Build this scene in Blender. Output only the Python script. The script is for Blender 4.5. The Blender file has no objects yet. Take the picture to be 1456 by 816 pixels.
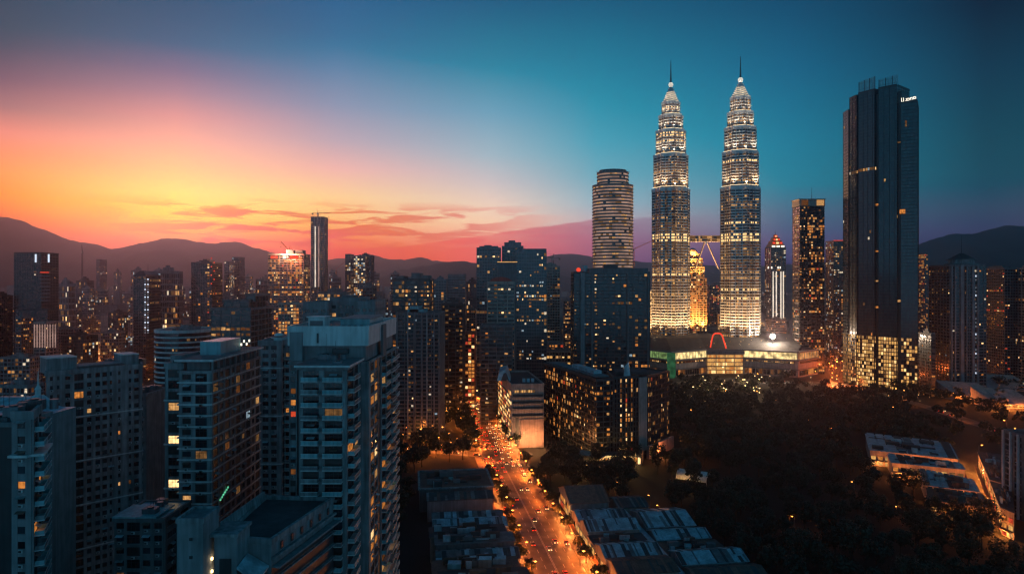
import bpy, math, random
from mathutils import Vector, noise
S = bpy.context.scene
COL = S.collection
R = math.radians
# ---------------------------------------------------------------- camera (level, looking along +Y, 125 m up)
HZ, F, CAMZ = 400.0, 1000.0, 125.0
cam = bpy.data.objects.new('camera', bpy.data.cameras.new('camera'))
COL.objects.link(cam)
cam.location = (0, 0, CAMZ)
cam.rotation_euler = (R(90), 0, 0)
cam.data.sensor_width = 36
cam.data.lens = 36 * F / 1456
cam.data.shift_y = (HZ - 408) / 1456
cam.data.clip_start = 1
cam.data.clip_end = 60000
S.camera = cam
# ---------------------------------------------------------------- view and sampling
S.view_settings.view_transform = 'Standard'
S.view_settings.look = 'None'
S.view_settings.exposure = 0.0
S.view_settings.gamma = 1.0
S.view_settings.use_curve_mapping = False
S.render.engine = 'CYCLES'
S.cycles.max_bounces = 4
S.cycles.diffuse_bounces = 2
S.cycles.glossy_bounces = 2
S.cycles.transmission_bounces = 2
S.cycles.transparent_max_bounces = 4
S.cycles.volume_bounces = 0
S.cycles.caustics_reflective = False
S.cycles.caustics_refractive = False
S.cycles.use_light_tree = True
S.cycles.sample_clamp_indirect = 4
S.cycles.use_denoising = True
S.cycles.denoiser = 'OPENIMAGEDENOISE'
S.cycles.denoising_input_passes = 'RGB_ALBEDO_NORMAL'
S.cycles.pixel_filter_type = 'BLACKMAN_HARRIS'
S.cycles.filter_width = 1.3


def lin(c):
    return tuple((x / 255 / 12.92) if x / 255 <= .04045 else ((x / 255 + .055) / 1.055) ** 2.4 for x in c)


# ---------------------------------------------------------------- sky
HAZE_DENSITY = 9.0e-5
AIR = [(.46, .24, .20), (.66, .34, .29), (.20, .16, .16), (.03, .06, .08)]
SUN_AZ, SUN_EL = -25.5, 5.0          # degrees, azimuth from the view axis, raised to clear the hills
W = bpy.data.worlds.new('World')
S.world = W
W.use_nodes = True
nt = W.node_tree
nt.nodes.clear()


def N(t, **kw):
    n = nt.nodes.new(t)
    for k, v in kw.items():
        setattr(n, k, v)
    return n


def put(sock, v):
    if hasattr(v, 'is_linked'):
        nt.links.new(v, sock)
    elif v is not None:
        sock.default_value = v


def MA(op, a, b=None, clamp=False):
    n = N('ShaderNodeMath', operation=op, use_clamp=clamp)
    put(n.inputs[0], a)
    if b is not None:
        put(n.inputs[1], b)
    return n.outputs[0]


def MR(v, a, b, c=0.0, d=1.0, smooth=False):
    n = N('ShaderNodeMapRange', interpolation_type='SMOOTHSTEP' if smooth else 'LINEAR')
    put(n.inputs['Value'], v)
    for k, x in zip(('From Min', 'From Max', 'To Min', 'To Max'), (a, b, c, d)):
        put(n.inputs[k], x)
    return n.outputs['Result']


def MX(fac, a, b, mode='MIX'):
    n = N('ShaderNodeMix', data_type='RGBA', blend_type=mode)
    put(n.inputs['Factor'], fac)
    put(n.inputs[6], a)
    put(n.inputs[7], b)
    return n.outputs[2]


def RAMP(v, stops, interp='LINEAR'):
    n = N('ShaderNodeValToRGB')
    n.color_ramp.interpolation = interp
    el = n.color_ramp.elements
    while len(el) > 1:
        el.remove(el[0])
    el[0].position = stops[0][0]
    el[0].color = (*stops[0][1], 1)
    for p, c in stops[1:]:
        e = el.new(p)
        e.color = (*c, 1)
    put(n.inputs[0], v)
    return n.outputs[0]


tc = N('ShaderNodeTexCoord')
sep = N('ShaderNodeSeparateXYZ')
nt.links.new(tc.outputs['Generated'], sep.inputs[0])
DEG = 180 / math.pi
el_ = MA('MULTIPLY', MA('ARCSINE', sep.outputs['Z']), DEG)
az_ = MA('MULTIPLY', MA('ARCTAN2', sep.outputs['X'], sep.outputs['Y']), DEG)
fac_ = MR(el_, -2.0, 38.0)
COLS = {   # colour of the clear dusk sky, by azimuth column and elevation (given as picture rows)
    0: [(0, (62, 82, 97)), (60, (92, 88, 102)), (110, (130, 98, 112)), (150, (172, 120, 122)), (190, (242, 145, 128)), (215, (252, 150, 112)), (245, (255, 160, 98)), (280, (252, 152, 78)), (310, (240, 125, 62)), (360, (215, 95, 60))],
    250: [(0, (66, 94, 120)), (60, (88, 104, 132)), (100, (135, 114, 138)), (130, (172, 130, 144)), (165, (222, 150, 146)), (200, (248, 172, 148)), (240, (255, 196, 134)), (275, (255, 222, 120)), (305, (255, 212, 95)), (335, (255, 160, 70)), (370, (235, 110, 70))],
    480: [(0, (45, 106, 142)), (50, (78, 116, 150)), (100, (118, 136, 166)), (150, (152, 152, 175)), (200, (195, 168, 178)), (240, (242, 182, 172)), (280, (255, 208, 152)), (310, (255, 196, 132)), (340, (252, 145, 104)), (365, (238, 112, 90))],
    700: [(0, (10, 97, 128)), (80, (52, 127, 152)), (160, (120, 160, 182)), (220, (165, 181, 191)), (260, (206, 191, 190)), (290, (236, 206, 186)), (315, (246, 206, 174)), (345, (238, 160, 138)), (370, (215, 118, 112))],
    850: [(0, (0, 92, 122)), (100, (30, 126, 152)), (200, (80, 156, 176)), (250, (112, 166, 181)), (290, (152, 176, 186)), (315, (185, 172, 176)), (345, (165, 120, 132)), (375, (115, 88, 112))],
    1120: [(0, (0, 76, 106)), (100, (0, 100, 131)), (200, (26, 121, 146)), (260, (56, 126, 146)), (300, (86, 111, 131)), (340, (94, 95, 120)), (380, (74, 74, 100))],
    1400: [(0, (0, 38, 56)), (100, (0, 58, 78)), (200, (0, 72, 88)), (250, (22, 76, 92)), (300, (54, 75, 96)), (330, (58, 70, 95)), (380, (48, 60, 85))],
}
TOP = {0: (40, 66, 84), 250: (34, 70, 95), 480: (16, 78, 110), 700: (4, 70, 98), 850: (0, 66, 92), 1120: (0, 55, 80), 1400: (0, 38, 56)}
prev = None
for px, st in COLS.items():
    az = math.degrees(math.atan((px - 728) / F))
    ca = math.cos(R(az))
    stops = [((math.degrees(math.atan((400 - y) / F * ca)) + 2) / 40, lin(c)) for y, c in reversed(st)]
    stops.append((.80, lin(TOP[px])))
    c = RAMP(fac_, stops)
    prev = c if prev is None else MX(MR(az_, paz, az), prev, c)
    paz = az
# streaks of low cloud over the sunset and the long bank of cloud above the hills
cv = N('ShaderNodeCombineXYZ')
nt.links.new(MA('MULTIPLY', az_, .20), cv.inputs[0])
nt.links.new(MA('MULTIPLY', el_, 1.6), cv.inputs[1])
nz = N('ShaderNodeTexNoise')
nz.inputs['Scale'].default_value = 1.0
nz.inputs['Detail'].default_value = 5
nz.inputs['Roughness'].default_value = .55
nz.inputs['Distortion'].default_value = .5
nt.links.new(cv.outputs[0], nz.inputs['Vector'])
n1 = nz.outputs['Fac']
streak = MA('MULTIPLY', MR(n1, .45, .57, smooth=True), MA('MULTIPLY', MR(el_, 6.6, 5.2, smooth=True), MA('MULTIPLY', MR(az_, -34, -20, smooth=True), MR(az_, 6, -4, smooth=True))))
scol = RAMP(MR(az_, -25, 0), [(0, lin((222, 108, 60))), (.45, lin((232, 118, 84))), (1, lin((226, 140, 128)))])
sky = MX(MA('MULTIPLY', streak, .85), prev, scol)
edge = MA('ADD', MR(az_, -9.8, 6.4, 2.75, 5.05), MA('ADD', MA('MULTIPLY', MA('SUBTRACT', n1, .5), .55), MR(az_, 8, 24, 0, .4)))
bank = MA('MULTIPLY', MR(MA('SUBTRACT', edge, el_), -.03, .16, smooth=True), MA('MULTIPLY', MR(az_, -15, -8, smooth=True), MR(az_, 19, 6, smooth=True)))
bcol = RAMP(MR(az_, -12, 20), [(0, lin((240, 124, 96))), (.25, lin((236, 122, 112))), (.5, lin((192, 114, 122))), (.68, lin((132, 104, 126))), (1, lin((100, 94, 118)))])
sky = MX(MA('MULTIPLY', bank, MR(n1, .3, .7, .62, .95)), sky, bcol)
# the half of the sky behind the viewer: plain deep teal dusk
bc = RAMP(fac_, [(0, lin((62, 104, 128))), (.3, lin((52, 122, 152))), (.8, lin((14, 84, 112)))])
absaz = MA('ABSOLUTE', az_)
sky = MX(MR(absaz, 46, 92, smooth=True), sky, bc)
zen = RAMP(MR(el_, 30, 90), [(0, lin((6, 74, 102))), (1, lin((2, 54, 78)))])
sky = MX(MR(el_, 26, 55, smooth=True), sky, zen)
bg = N('ShaderNodeBackground')
nt.links.new(sky, bg.inputs[0])
# the sky beyond the air of the valley: brighter the longer the way through that air, less the glow of the air itself
way = MA('MINIMUM', MA('DIVIDE', 655.0, MA('MAXIMUM', sep.outputs['Z'], .002)), 10500.0)
trans = MA('EXPONENT', MA('MULTIPLY', way, -HAZE_DENSITY))
glow_c = RAMP(MR(az_, -36, 36), [(0, AIR[0]), (.28, AIR[1]), (.6, AIR[2]), (1, AIR[3])])
sky = MX(MA('MULTIPLY', MA('SUBTRACT', 1.0, trans), MR(absaz, 80, 45)), sky, MX(1.0, sky, glow_c, 'SUBTRACT'))
sub_ = N('ShaderNodeVectorMath', operation='MAXIMUM')
nt.links.new(sky, sub_.inputs[0])
sub_.inputs[1].default_value = (0, 0, 0)
nt.links.new(sub_.outputs[0], bg.inputs[0])
nt.links.new(MA('DIVIDE', 1.0, MA('MAXIMUM', trans, .3)), bg.inputs[1])
ns = N('ShaderNodeTexSky', sky_type='NISHITA')
ns.sun_disc = False
ns.sun_elevation = R(SUN_EL)
ns.sun_rotation = R(SUN_AZ)
bg2 = N('ShaderNodeBackground')
nt.links.new(ns.outputs[0], bg2.inputs[0])
bg2.inputs[1].default_value = 0.004
ad = N('ShaderNodeAddShader')
nt.links.new(bg.outputs[0], ad.inputs[0])
nt.links.new(bg2.outputs[0], ad.inputs[1])
wo = N('ShaderNodeOutputWorld')
nt.links.new(ad.outputs[0], wo.inputs[0])
# ---------------------------------------------------------------- sun (raised to clear the hills and tint the haze: very weak and soft)
sl = bpy.data.lights.new('sun', 'SUN')
sl.energy = 0.17
sl.angle = R(12)
sl.color = (1, .42, .42)
so = bpy.data.objects.new('sun', sl)
COL.objects.link(so)
sd = Vector((math.sin(R(SUN_AZ)) * math.cos(R(SUN_EL)), math.cos(R(SUN_AZ)) * math.cos(R(SUN_EL)), math.sin(R(SUN_EL))))
so.rotation_euler = sd.to_track_quat('Z', 'Y').to_euler()


# ================================================================= helpers
def X(px, d):
    return (px - 728) * d / F


def Z(py, d):
    return CAMZ - (py - HZ) * d / F


def G(px, py, z=0.0):
    d = (CAMZ - z) * F / (py - HZ)
    return (X(px, d), d)


def P(px, d):
    return (X(px, d), d)


MATS = {}
FOOT = []                            # plans already built on, so that trees and the small houses keep clear of them


def mat_base(name):
    m = bpy.data.materials.new(name)
    m.use_nodes = True
    m.node_tree.nodes.clear()
    MATS[name] = m
    return m, m.node_tree


def surf(name, col, rough=.7, metal=0.0, var=.25, scale=.25, streak=.3, spec=.5, rough2=None, brick=None):
    """weathered opaque surface: two noises vary the base colour, the second one stretched down the wall like rain streaks"""
    m, t = mat_base(name)
    L = t.links.new
    o = t.nodes.new('ShaderNodeOutputMaterial')
    b = t.nodes.new('ShaderNodeBsdfPrincipled')
    L(b.outputs[0], o.inputs[0])
    tc = t.nodes.new('ShaderNodeTexCoord')
    oi = t.nodes.new('ShaderNodeObjectInfo')
    va = t.nodes.new('ShaderNodeVectorMath')
    va.operation = 'ADD'
    sc = t.nodes.new('ShaderNodeVectorMath')
    sc.operation = 'SCALE'
    L(oi.outputs['Location'], sc.inputs[0])
    sc.inputs['Scale'].default_value = .37
    L(tc.outputs['Object'], va.inputs[0])
    L(sc.outputs[0], va.inputs[1])
    n1 = t.nodes.new('ShaderNodeTexNoise')
    n1.inputs['Scale'].default_value = scale
    n1.inputs['Detail'].default_value = 5
    L(va.outputs[0], n1.inputs['Vector'])
    mp = t.nodes.new('ShaderNodeMapping')
    mp.inputs['Scale'].default_value = (1, 1, .07)
    L(va.outputs[0], mp.inputs['Vector'])
    n2 = t.nodes.new('ShaderNodeTexNoise')
    n2.inputs['Scale'].default_value = scale * 3.5
    n2.inputs['Detail'].default_value = 4
    L(mp.outputs[0], n2.inputs['Vector'])
    r1 = t.nodes.new('ShaderNodeMapRange')
    r1.inputs['From Min'].default_value = .3
    r1.inputs['From Max'].default_value = .7
    r1.inputs['To Min'].default_value = 1 - var
    r1.inputs['To Max'].default_value = 1 + var * .6
    L(n1.outputs[0], r1.inputs[0])
    r2 = t.nodes.new('ShaderNodeMapRange')
    r2.inputs['From Min'].default_value = .35
    r2.inputs['From Max'].default_value = .65
    r2.inputs['To Min'].default_value = 1 - streak
    r2.inputs['To Max'].default_value = 1.08
    L(n2.outputs[0], r2.inputs[0])
    mu = t.nodes.new('ShaderNodeMath')
    mu.operation = 'MULTIPLY'
    L(r1.outputs[0], mu.inputs[0])
    L(r2.outputs[0], mu.inputs[1])
    vs = t.nodes.new('ShaderNodeVectorMath')
    vs.operation = 'SCALE'
    vs.inputs[0].default_value = col
    L(mu.outputs[0], vs.inputs['Scale'])
    L(vs.outputs[0], b.inputs['Base Color'])
    b.inputs['Roughness'].default_value = rough
    if rough2 is not None:
        r3 = t.nodes.new('ShaderNodeMapRange')
        r3.inputs['From Min'].default_value = .35
        r3.inputs['From Max'].default_value = .65
        r3.inputs['To Min'].default_value = rough
        r3.inputs['To Max'].default_value = rough2
        L(n1.outputs[0], r3.inputs[0])
        L(r3.outputs[0], b.inputs['Roughness'])
    b.inputs['Metallic'].default_value = metal
    b.inputs['Specular IOR Level'].default_value = spec
    return name


def glow(name, col, power, lo=.35, scale=.8, sample=False):
    """something that gives off light: a room behind its window, a lamp, a lit panel, or light on a wall put in as glow; uneven like curtains and furniture"""
    m, t = mat_base(name)
    L = t.links.new
    o = t.nodes.new('ShaderNodeOutputMaterial')
    e = t.nodes.new('ShaderNodeEmission')
    e.inputs[0].default_value = (*col, 1)
    L(e.outputs[0], o.inputs[0])
    if lo < 1:
        tc = t.nodes.new('ShaderNodeNewGeometry')
        n = t.nodes.new('ShaderNodeTexNoise')
        n.inputs['Scale'].default_value = scale
        n.inputs['Detail'].default_value = 3
        L(tc.outputs['Position'], n.inputs['Vector'])
        r = t.nodes.new('ShaderNodeMapRange')
        r.inputs['From Min'].default_value = .35
        r.inputs['From Max'].default_value = .65
        r.inputs['To Min'].default_value = lo * power
        r.inputs['To Max'].default_value = power
        L(n.outputs[0], r.inputs[0])
        L(r.outputs[0], e.inputs[1])
    else:
        e.inputs[1].default_value = power
    m.cycles.emission_sampling = 'FRONT_BACK' if sample else 'NONE'
    return name


# walls and frames
surf('conc_pale', (.29, .30, .31), .8, var=.35, streak=.5)
surf('conc_grey', (.24, .25, .26), .8, var=.25)
surf('conc_dark', (.15, .165, .175), .75)
surf('pale_band', (.20, .17, .16), .6, var=.1, streak=.1)
surf('conc_warm', (.42, .34, .30), .8)
surf('white_paint', (.60, .61, .61), .6, var=.15, streak=.22)
surf('pink_wall', (.42, .28, .25), .8)
surf('brick_wall', (.30, .13, .09), .85)
surf('steel', (.52, .52, .53), .38, metal=.65, var=.12, streak=.12)
surf('dark_metal', (.045, .055, .062), .4, metal=.3)
surf('mid_metal', (.16, .18, .2), .45, metal=.4)
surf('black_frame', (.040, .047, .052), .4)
surf('roof_dark', (.055, .06, .065), .85, var=.4, scale=.15)
surf('roof_grey', (.17, .18, .19), .85, var=.35, scale=.15)
surf('roof_blue', (.40, .54, .60), .42, metal=.3, var=.4, scale=.3, streak=.25)
surf('roof_rust', (.15, .085, .065), .75, var=.4, scale=.3)
surf('roof_tile', (.24, .12, .09), .75, var=.35, scale=.5)
surf('teal_paint', (.22, .46, .50), .5)
surf('tent_white', (.75, .78, .8), .5, var=.1)
surf('red_paint', (.5, .05, .03), .5)
surf('orange_paint', (.6, .2, .05), .5)
surf('asphalt', (.06, .058, .056), .62, var=.3, scale=.12, streak=.1, rough2=.38)
surf('pavement', (.16, .15, .14), .8, var=.3)
surf('line_paint', (.62, .62, .58), .6, var=.3)
surf('ground_city', (.016, .018, .018), .9, var=.5, scale=.02)
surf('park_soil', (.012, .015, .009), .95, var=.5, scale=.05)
surf('hill', (.045, .052, .045), 1.0, var=.4, scale=.004, streak=0)
surf('bark', (.07, .05, .035), .9)
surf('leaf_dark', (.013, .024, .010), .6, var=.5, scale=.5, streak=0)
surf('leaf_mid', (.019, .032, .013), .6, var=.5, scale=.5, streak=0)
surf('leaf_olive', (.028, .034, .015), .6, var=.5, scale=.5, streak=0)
surf('car_white', (.32, .32, .32), .3, var=.05, streak=0)
surf('car_dark', (.02, .022, .026), .25, var=.05, streak=0)
surf('car_silver', (.16, .165, .17), .28, metal=.6, var=.05, streak=0)
surf('car_red', (.32, .03, .02), .3, var=.05, streak=0)
surf('tyre', (.015, .015, .015), .9, streak=0)
# glass
for nm, c, rg in (('glass_a', (.012, .016, .020), .10), ('glass_b', (.020, .026, .030), .16), ('glass_c', (.032, .032, .030), .28),
                  ('glass_blue', (.020, .048, .064), .10), ('glass_teal', (.026, .070, .080), .14)):
    surf(nm, c, rg, var=.3, streak=.15, spec=.7, rough2=rg + .12)
surf('glass_sky', (.03, .075, .09), .22, var=.3, streak=.1, spec=.8)
# rooms with the light on
glow('room_warm_dim', (1, .48, .17), .20)
glow('room_warm', (1, .50, .17), .80)
glow('room_warm_bright', (1, .60, .25), 2.2, .55)
glow('room_amber', (1, .34, .07), .85)
glow('room_amber_dim', (1, .34, .09), .16)
glow('room_white', (1, .80, .55), 1.1)
glow('room_cool', (.62, .85, 1), .55)
glow('room_red', (1, .10, .04), .75)
glow('room_gold', (1, .50, .14), .95, .6)
glow('room_gold_bright', (1, .60, .23), 1.9, .6)
glow('lamp_orange', (1, .33, .05), 12, 1)
glow('band_glow', (1, .60, .44), .50, .35, .05)  # dusk light on the round tower's bands, put in as glow
glow('lamp_warm', (1, .62, .26), 9, 1)
glow('lamp_white', (1, .9, .75), 12, 1)
glow('lamp_red', (1, .04, .02), 4, 1)
glow('lamp_red_dim', (1, .07, .03), 1.1, 1)
glow('head_light', (1, .66, .30), 5, 1)
glow('tail_light', (1, .03, .01), 3.5, 1)
glow('strip_white', (1, .86, .70), 1.1, .7, .1)
glow('strip_pink', (1, .62, .52), .42, .6, .1)
glow('strip_cool', (.72, .84, 1), 1.1, 1)
glow('strip_dim', (.62, .72, .85), .20, .6, .1)
glow('sign_green', (.2, 1, .55), .7, .5, 2)
glow('sign_white', (1, .9, .72), 1.6, 1)
glow('sign_red', (1, .12, .05), 1.6, 1)
glow('fascia_yellow', (1, .72, .30), 1.7, .16, .16)  # light washing the mall's upper wall, put in as glow
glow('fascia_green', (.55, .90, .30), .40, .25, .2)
glow('corner_green', (.10, .50, .22), .22, .4, .2)
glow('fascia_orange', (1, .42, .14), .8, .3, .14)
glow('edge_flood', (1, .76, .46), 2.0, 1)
GLASS = {'glass': ['glass_a', 'glass_a', 'glass_b', 'glass_c'], 'blue': ['glass_blue', 'glass_blue', 'glass_a', 'glass_teal'],
         'teal': ['glass_teal', 'glass_blue', 'glass_blue', 'glass_blue', 'glass_sky'], 'dark': ['glass_a', 'glass_a', 'glass_a', 'glass_b']}
PAL = {
    'warm': [('room_warm_dim', 42), ('room_warm', 20), ('room_amber_dim', 22), ('room_amber', 9), ('room_warm_bright', 5), ('room_white', 5), ('room_cool', 3)],
    'gold': [('room_gold', 45), ('room_warm', 25), ('room_gold_bright', 14), ('room_warm_dim', 16)],
    'amber': [('room_amber', 40), ('room_amber_dim', 30), ('room_warm', 20), ('room_red', 3), ('room_warm_bright', 7)],
    'office': [('room_warm_dim', 30), ('room_warm', 22), ('room_white', 22), ('room_cool', 12), ('room_amber', 10), ('room_warm_bright', 4)],
    'ribbon': [('band_glow', 80), ('room_warm_dim', 12), ('room_warm', 8)],
    'dim': [('room_warm_dim', 55), ('room_amber_dim', 35), ('room_warm', 10)],
    'red': [('room_red', 30), ('room_amber', 50), ('room_warm_bright', 20)],
}


class MB:
    """collects faces, then builds ONE mesh object"""

    def __init__(s):
        s.v, s.f, s.m, s.mats = [], [], [], []

    def mi(s, m):
        if m not in s.mats:
            s.mats.append(m)
        return s.mats.index(m)

    def face(s, pts, m):
        i = len(s.v)
        s.v += pts
        s.f.append(tuple(range(i, i + len(pts))))
        s.m.append(s.mi(m))

    def hull8(s, lo, hi, m, mt=None):
        """closed box from 4 lower and 4 upper points, both counter-clockwise from above"""
        i = len(s.v)
        s.v += list(lo) + list(hi)
        a = s.mi(m)
        fs = [(0, 3, 2, 1), (4, 5, 6, 7), (0, 1, 5, 4), (1, 2, 6, 5), (2, 3, 7, 6), (3, 0, 4, 7)]
        for k, q in enumerate(fs):
            s.f.append(tuple(i + j for j in q))
            s.m.append(s.mi(mt) if mt and k == 1 else a)

    def box(s, x0, y0, z0, x1, y1, z1, m, mt=None):
        q = [(x0, y0), (x1, y0), (x1, y1), (x0, y1)]
        s.hull8([(x, y, z0) for x, y in q], [(x, y, z1) for x, y in q], m, mt)

    def slab(s, a, b, o0, o1, z0, z1, m):
        """box along plan segment a-b, from o0 to o1 outward (right-hand side) of it"""
        dx, dy = b[0] - a[0], b[1] - a[1]
        l = math.hypot(dx, dy) or 1
        nx, ny = dy / l, -dx / l
        q = [(a[0] + nx * o1, a[1] + ny * o1), (b[0] + nx * o1, b[1] + ny * o1), (b[0] + nx * o0, b[1] + ny * o0), (a[0] + nx * o0, a[1] + ny * o0)]
        s.hull8([(x, y, z0) for x, y in q], [(x, y, z1) for x, y in q], m)

    def prism(s, poly, z0, z1, m, mt=None, poly2=None):
        i, n = len(s.v), len(poly)
        top = poly2 or poly
        s.v += [(x, y, z0) for x, y in poly] + [(x, y, z1) for x, y in top]
        a = s.mi(m)
        for k in range(n):
            s.f.append((i + k, i + (k + 1) % n, i + n + (k + 1) % n, i + n + k))
            s.m.append(a)
        s.f.append(tuple(i + n + k for k in range(n)))
        s.m.append(s.mi(mt or m))
        s.f.append(tuple(i + k for k in reversed(range(n))))
        s.m.append(a)

    def ring(s, pin, pout, z0, z1, m):
        i, n = len(s.v), len(pin)
        for z in (z0, z1):
            s.v += [(x, y, z) for x, y in pout] + [(x, y, z) for x, y in pin]
        a = s.mi(m)
        for k in range(n):
            j = (k + 1) % n
            for q in ((k, j, 2 * n + j, 2 * n + k), (2 * n + k, 2 * n + j, 3 * n + j, 3 * n + k), (n + k, n + j, j, k), (n + j, n + k, 3 * n + k, 3 * n + j)):
                s.f.append(tuple(i + u for u in q))
                s.m.append(a)

    def tube(s, p, q, r0, r1, m, n=8, cap=True):
        p, q = Vector(p), Vector(q)
        ax = (q - p).normalized()
        u = ax.orthogonal().normalized()
        w = ax.cross(u)
        i = len(s.v)
        for c, r in ((p, r0), (q, r1)):
            for k in range(n):
                t = 2 * math.pi * k / n
                s.v.append(tuple(c + (u * math.cos(t) + w * math.sin(t)) * r))
        a = s.mi(m)
        for k in range(n):
            j = (k + 1) % n
            s.f.append((i + k, i + j, i + n + j, i + n + k))
            s.m.append(a)
        if cap:
            s.f.append(tuple(i + n + k for k in range(n)))
            s.f.append(tuple(i + k for k in reversed(range(n))))
            s.m += [a, a]

    def ball(s, c, r, m, n=10, sz=1.0):
        i, h = len(s.v), n // 2
        a = s.mi(m)
        for u in range(h + 1):
            t = math.pi * u / h
            for k in range(n):
                f = 2 * math.pi * k / n
                s.v.append((c[0] + r * math.sin(t) * math.cos(f), c[1] + r * math.sin(t) * math.sin(f), c[2] + r * sz * math.cos(t)))
        for u in range(h):
            for k in range(n):
                j = (k + 1) % n
                s.f.append((i + u * n + k, i + (u + 1) * n + k, i + (u + 1) * n + j, i + u * n + j))
                s.m.append(a)

    def mesh(s, name, org=(0, 0, 0)):
        me = bpy.data.meshes.new(name)
        ox, oy, oz = org
        me.from_pydata([(x - ox, y - oy, z - oz) for x, y, z in s.v], [], s.f)
        for m in s.mats:
            me.materials.append(MATS[m])
        me.polygons.foreach_set('material_index', s.m)
        me.update()
        return me


def link(name, data, parent=None, loc=None):
    o = bpy.data.objects.new(name, data)
    COL.objects.link(o)
    if loc is not None:
        o.location = loc
    if parent is not None:
        o.parent = parent
    return o


def tag(o, label=None, cat=None, group=None, kind=None):
    for k, v in (('label', label), ('category', cat), ('group', group), ('kind', kind)):
        if v:
            o[k] = v
    return o


def structure(name, mb, kind='structure'):
    return tag(link(name, mb.mesh(name)), kind=kind)


def copy_tree(o, parent=None):
    c = o.copy()
    COL.objects.link(c)
    c.parent = parent
    for ch in list(o.children):
        copy_tree(ch, c)
    return c


PANE = {}


def pane_mesh(m):
    """one window, 1 x 1: frame and pane in one small mesh for windows a few pixels wide"""
    if m not in PANE:
        b = MB()
        b.box(.08, -.09, .10, .92, .01, .90, m)
        PANE[m] = b.mesh('window')
    return PANE[m]


class T:
    """one thing: an Empty at its base and the part meshes under it"""

    def __init__(s, name, label, cat, loc, group=None, sep=0):
        s.loc = (loc[0], loc[1], loc[2] if len(loc) > 2 else 0.0)
        s.root = tag(link(name, None, loc=s.loc), label, cat, group)
        s.acc, s.list, s.cells, s.sep = {}, [], [], sep

    def mb(s, part):
        if part not in s.acc:
            s.acc[part] = MB()
        return s.acc[part]

    def new(s, part):
        b = MB()
        s.list.append((part, b))
        return b

    def part(s, name, b, parent=None):
        return link(name, b.mesh(name, s.loc), parent or s.root)

    def obj(s, name, me, p, rz=0.0, sc=None, parent=None):
        o = link(name, me, parent or s.root, (p[0] - s.loc[0], p[1] - s.loc[1], p[2] - s.loc[2]))
        o.rotation_euler.z = rz
        if sc:
            o.scale = sc
        return o

    def done(s):
        s.cells.sort(key=lambda c: (c[0][0] ** 2 + c[0][1] ** 2) ** .5 / (c[3] - c[2]) / (2 if 'bright' in c[4] else 1))
        wr = random.Random(len(s.cells))
        for k, (a, b, z0, z1, m) in enumerate(s.cells):
            if k < s.sep:
                wf = wr.choice((.45, .6, .8, 1, 1))
                o0 = wr.uniform(0, 1 - wf)
                s.obj('window', pane_mesh(m), (a[0] + (b[0] - a[0]) * o0, a[1] + (b[1] - a[1]) * o0, z0 + (z1 - z0) * .1), math.atan2(b[1] - a[1], b[0] - a[0]), (math.dist(a, b) * wf, 1, (z1 - z0) * wr.uniform(.6, .9)))
            else:
                dx, dy = b[0] - a[0], b[1] - a[1]
                l = math.hypot(dx, dy)
                nx, ny = dy / l * .05, -dx / l * .05
                s.mb('glazing').face([(a[0] + nx, a[1] + ny, z0), (b[0] + nx, b[1] + ny, z0), (b[0] + nx, b[1] + ny, z1), (a[0] + nx, a[1] + ny, z1)], m)
        s.out = {}
        for k, b in s.acc.items():
            if b.f:
                s.out[k] = s.part(k, b)
        for k, b in s.list:
            s.part(k, b)
        return s.root

    def light(s, name, kind, p, energy, col, size=.5, aim=None, spot=None, blend=.8):
        l = bpy.data.lights.new(name, kind)
        l.energy = energy
        l.color = col
        l.shadow_soft_size = size
        if spot:
            l.spot_size = R(spot)
            l.spot_blend = blend
        o = link(name, l, s.root, (p[0] - s.loc[0], p[1] - s.loc[1], p[2] - s.loc[2]))
        if aim is not None:
            o.rotation_euler = (-Vector(aim)).to_track_quat('Z', 'Y').to_euler()
        return o


def offset(poly, d):
    """grow a counter-clockwise plan by d"""
    n, out = len(poly), []
    for k in range(n):
        a, b, c = poly[k - 1], poly[k], poly[(k + 1) % n]
        u = Vector((b[0] - a[0], b[1] - a[1])).normalized()
        w = Vector((c[0] - b[0], c[1] - b[1])).normalized()
        n1, n2 = Vector((u.y, -u.x)), Vector((w.y, -w.x))
        m = (n1 + n2)
        q = max(.35, 1 + n1.dot(n2))
        out.append((b[0] + m.x * d / q, b[1] + m.y * d / q))
    return out


class Lit:
    """which windows have their light on"""

    def __init__(s, seed, p=.1, pal='warm', fp=.03, fill=.75, zones=(), spread=.8, colspread=.5, cols=None):
        s.r, s.p, s.fp, s.fill, s.zones, s.sp, s.cs, s.cols = random.Random(seed), p, fp, fill, zones, spread, colspread, cols
        s.names = [a for a, _ in PAL[pal]]
        s.wt = [b for _, b in PAL[pal]]
        s.fl, s.co = {}, {}

    def pick(s, e, k, j, z):
        if (e, k) not in s.fl:
            s.fl[(e, k)] = -1 if s.r.random() < s.fp else math.exp(s.r.gauss(-.25, s.sp))
        if (e, j) not in s.co:
            s.co[(e, j)] = math.exp(s.r.gauss(-.1, s.cs))
        f = s.fl[(e, k)]
        p = s.fill if f < 0 else s.p * f * s.co[(e, j)]
        for z0, z1, pz in s.zones:
            if z0 <= z < z1:
                p = pz
        if s.cols and (e, j) in s.cols:
            p = s.cols[(e, j)]
        return s.r.choices(s.names, s.wt)[0] if s.r.random() < p else None


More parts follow.
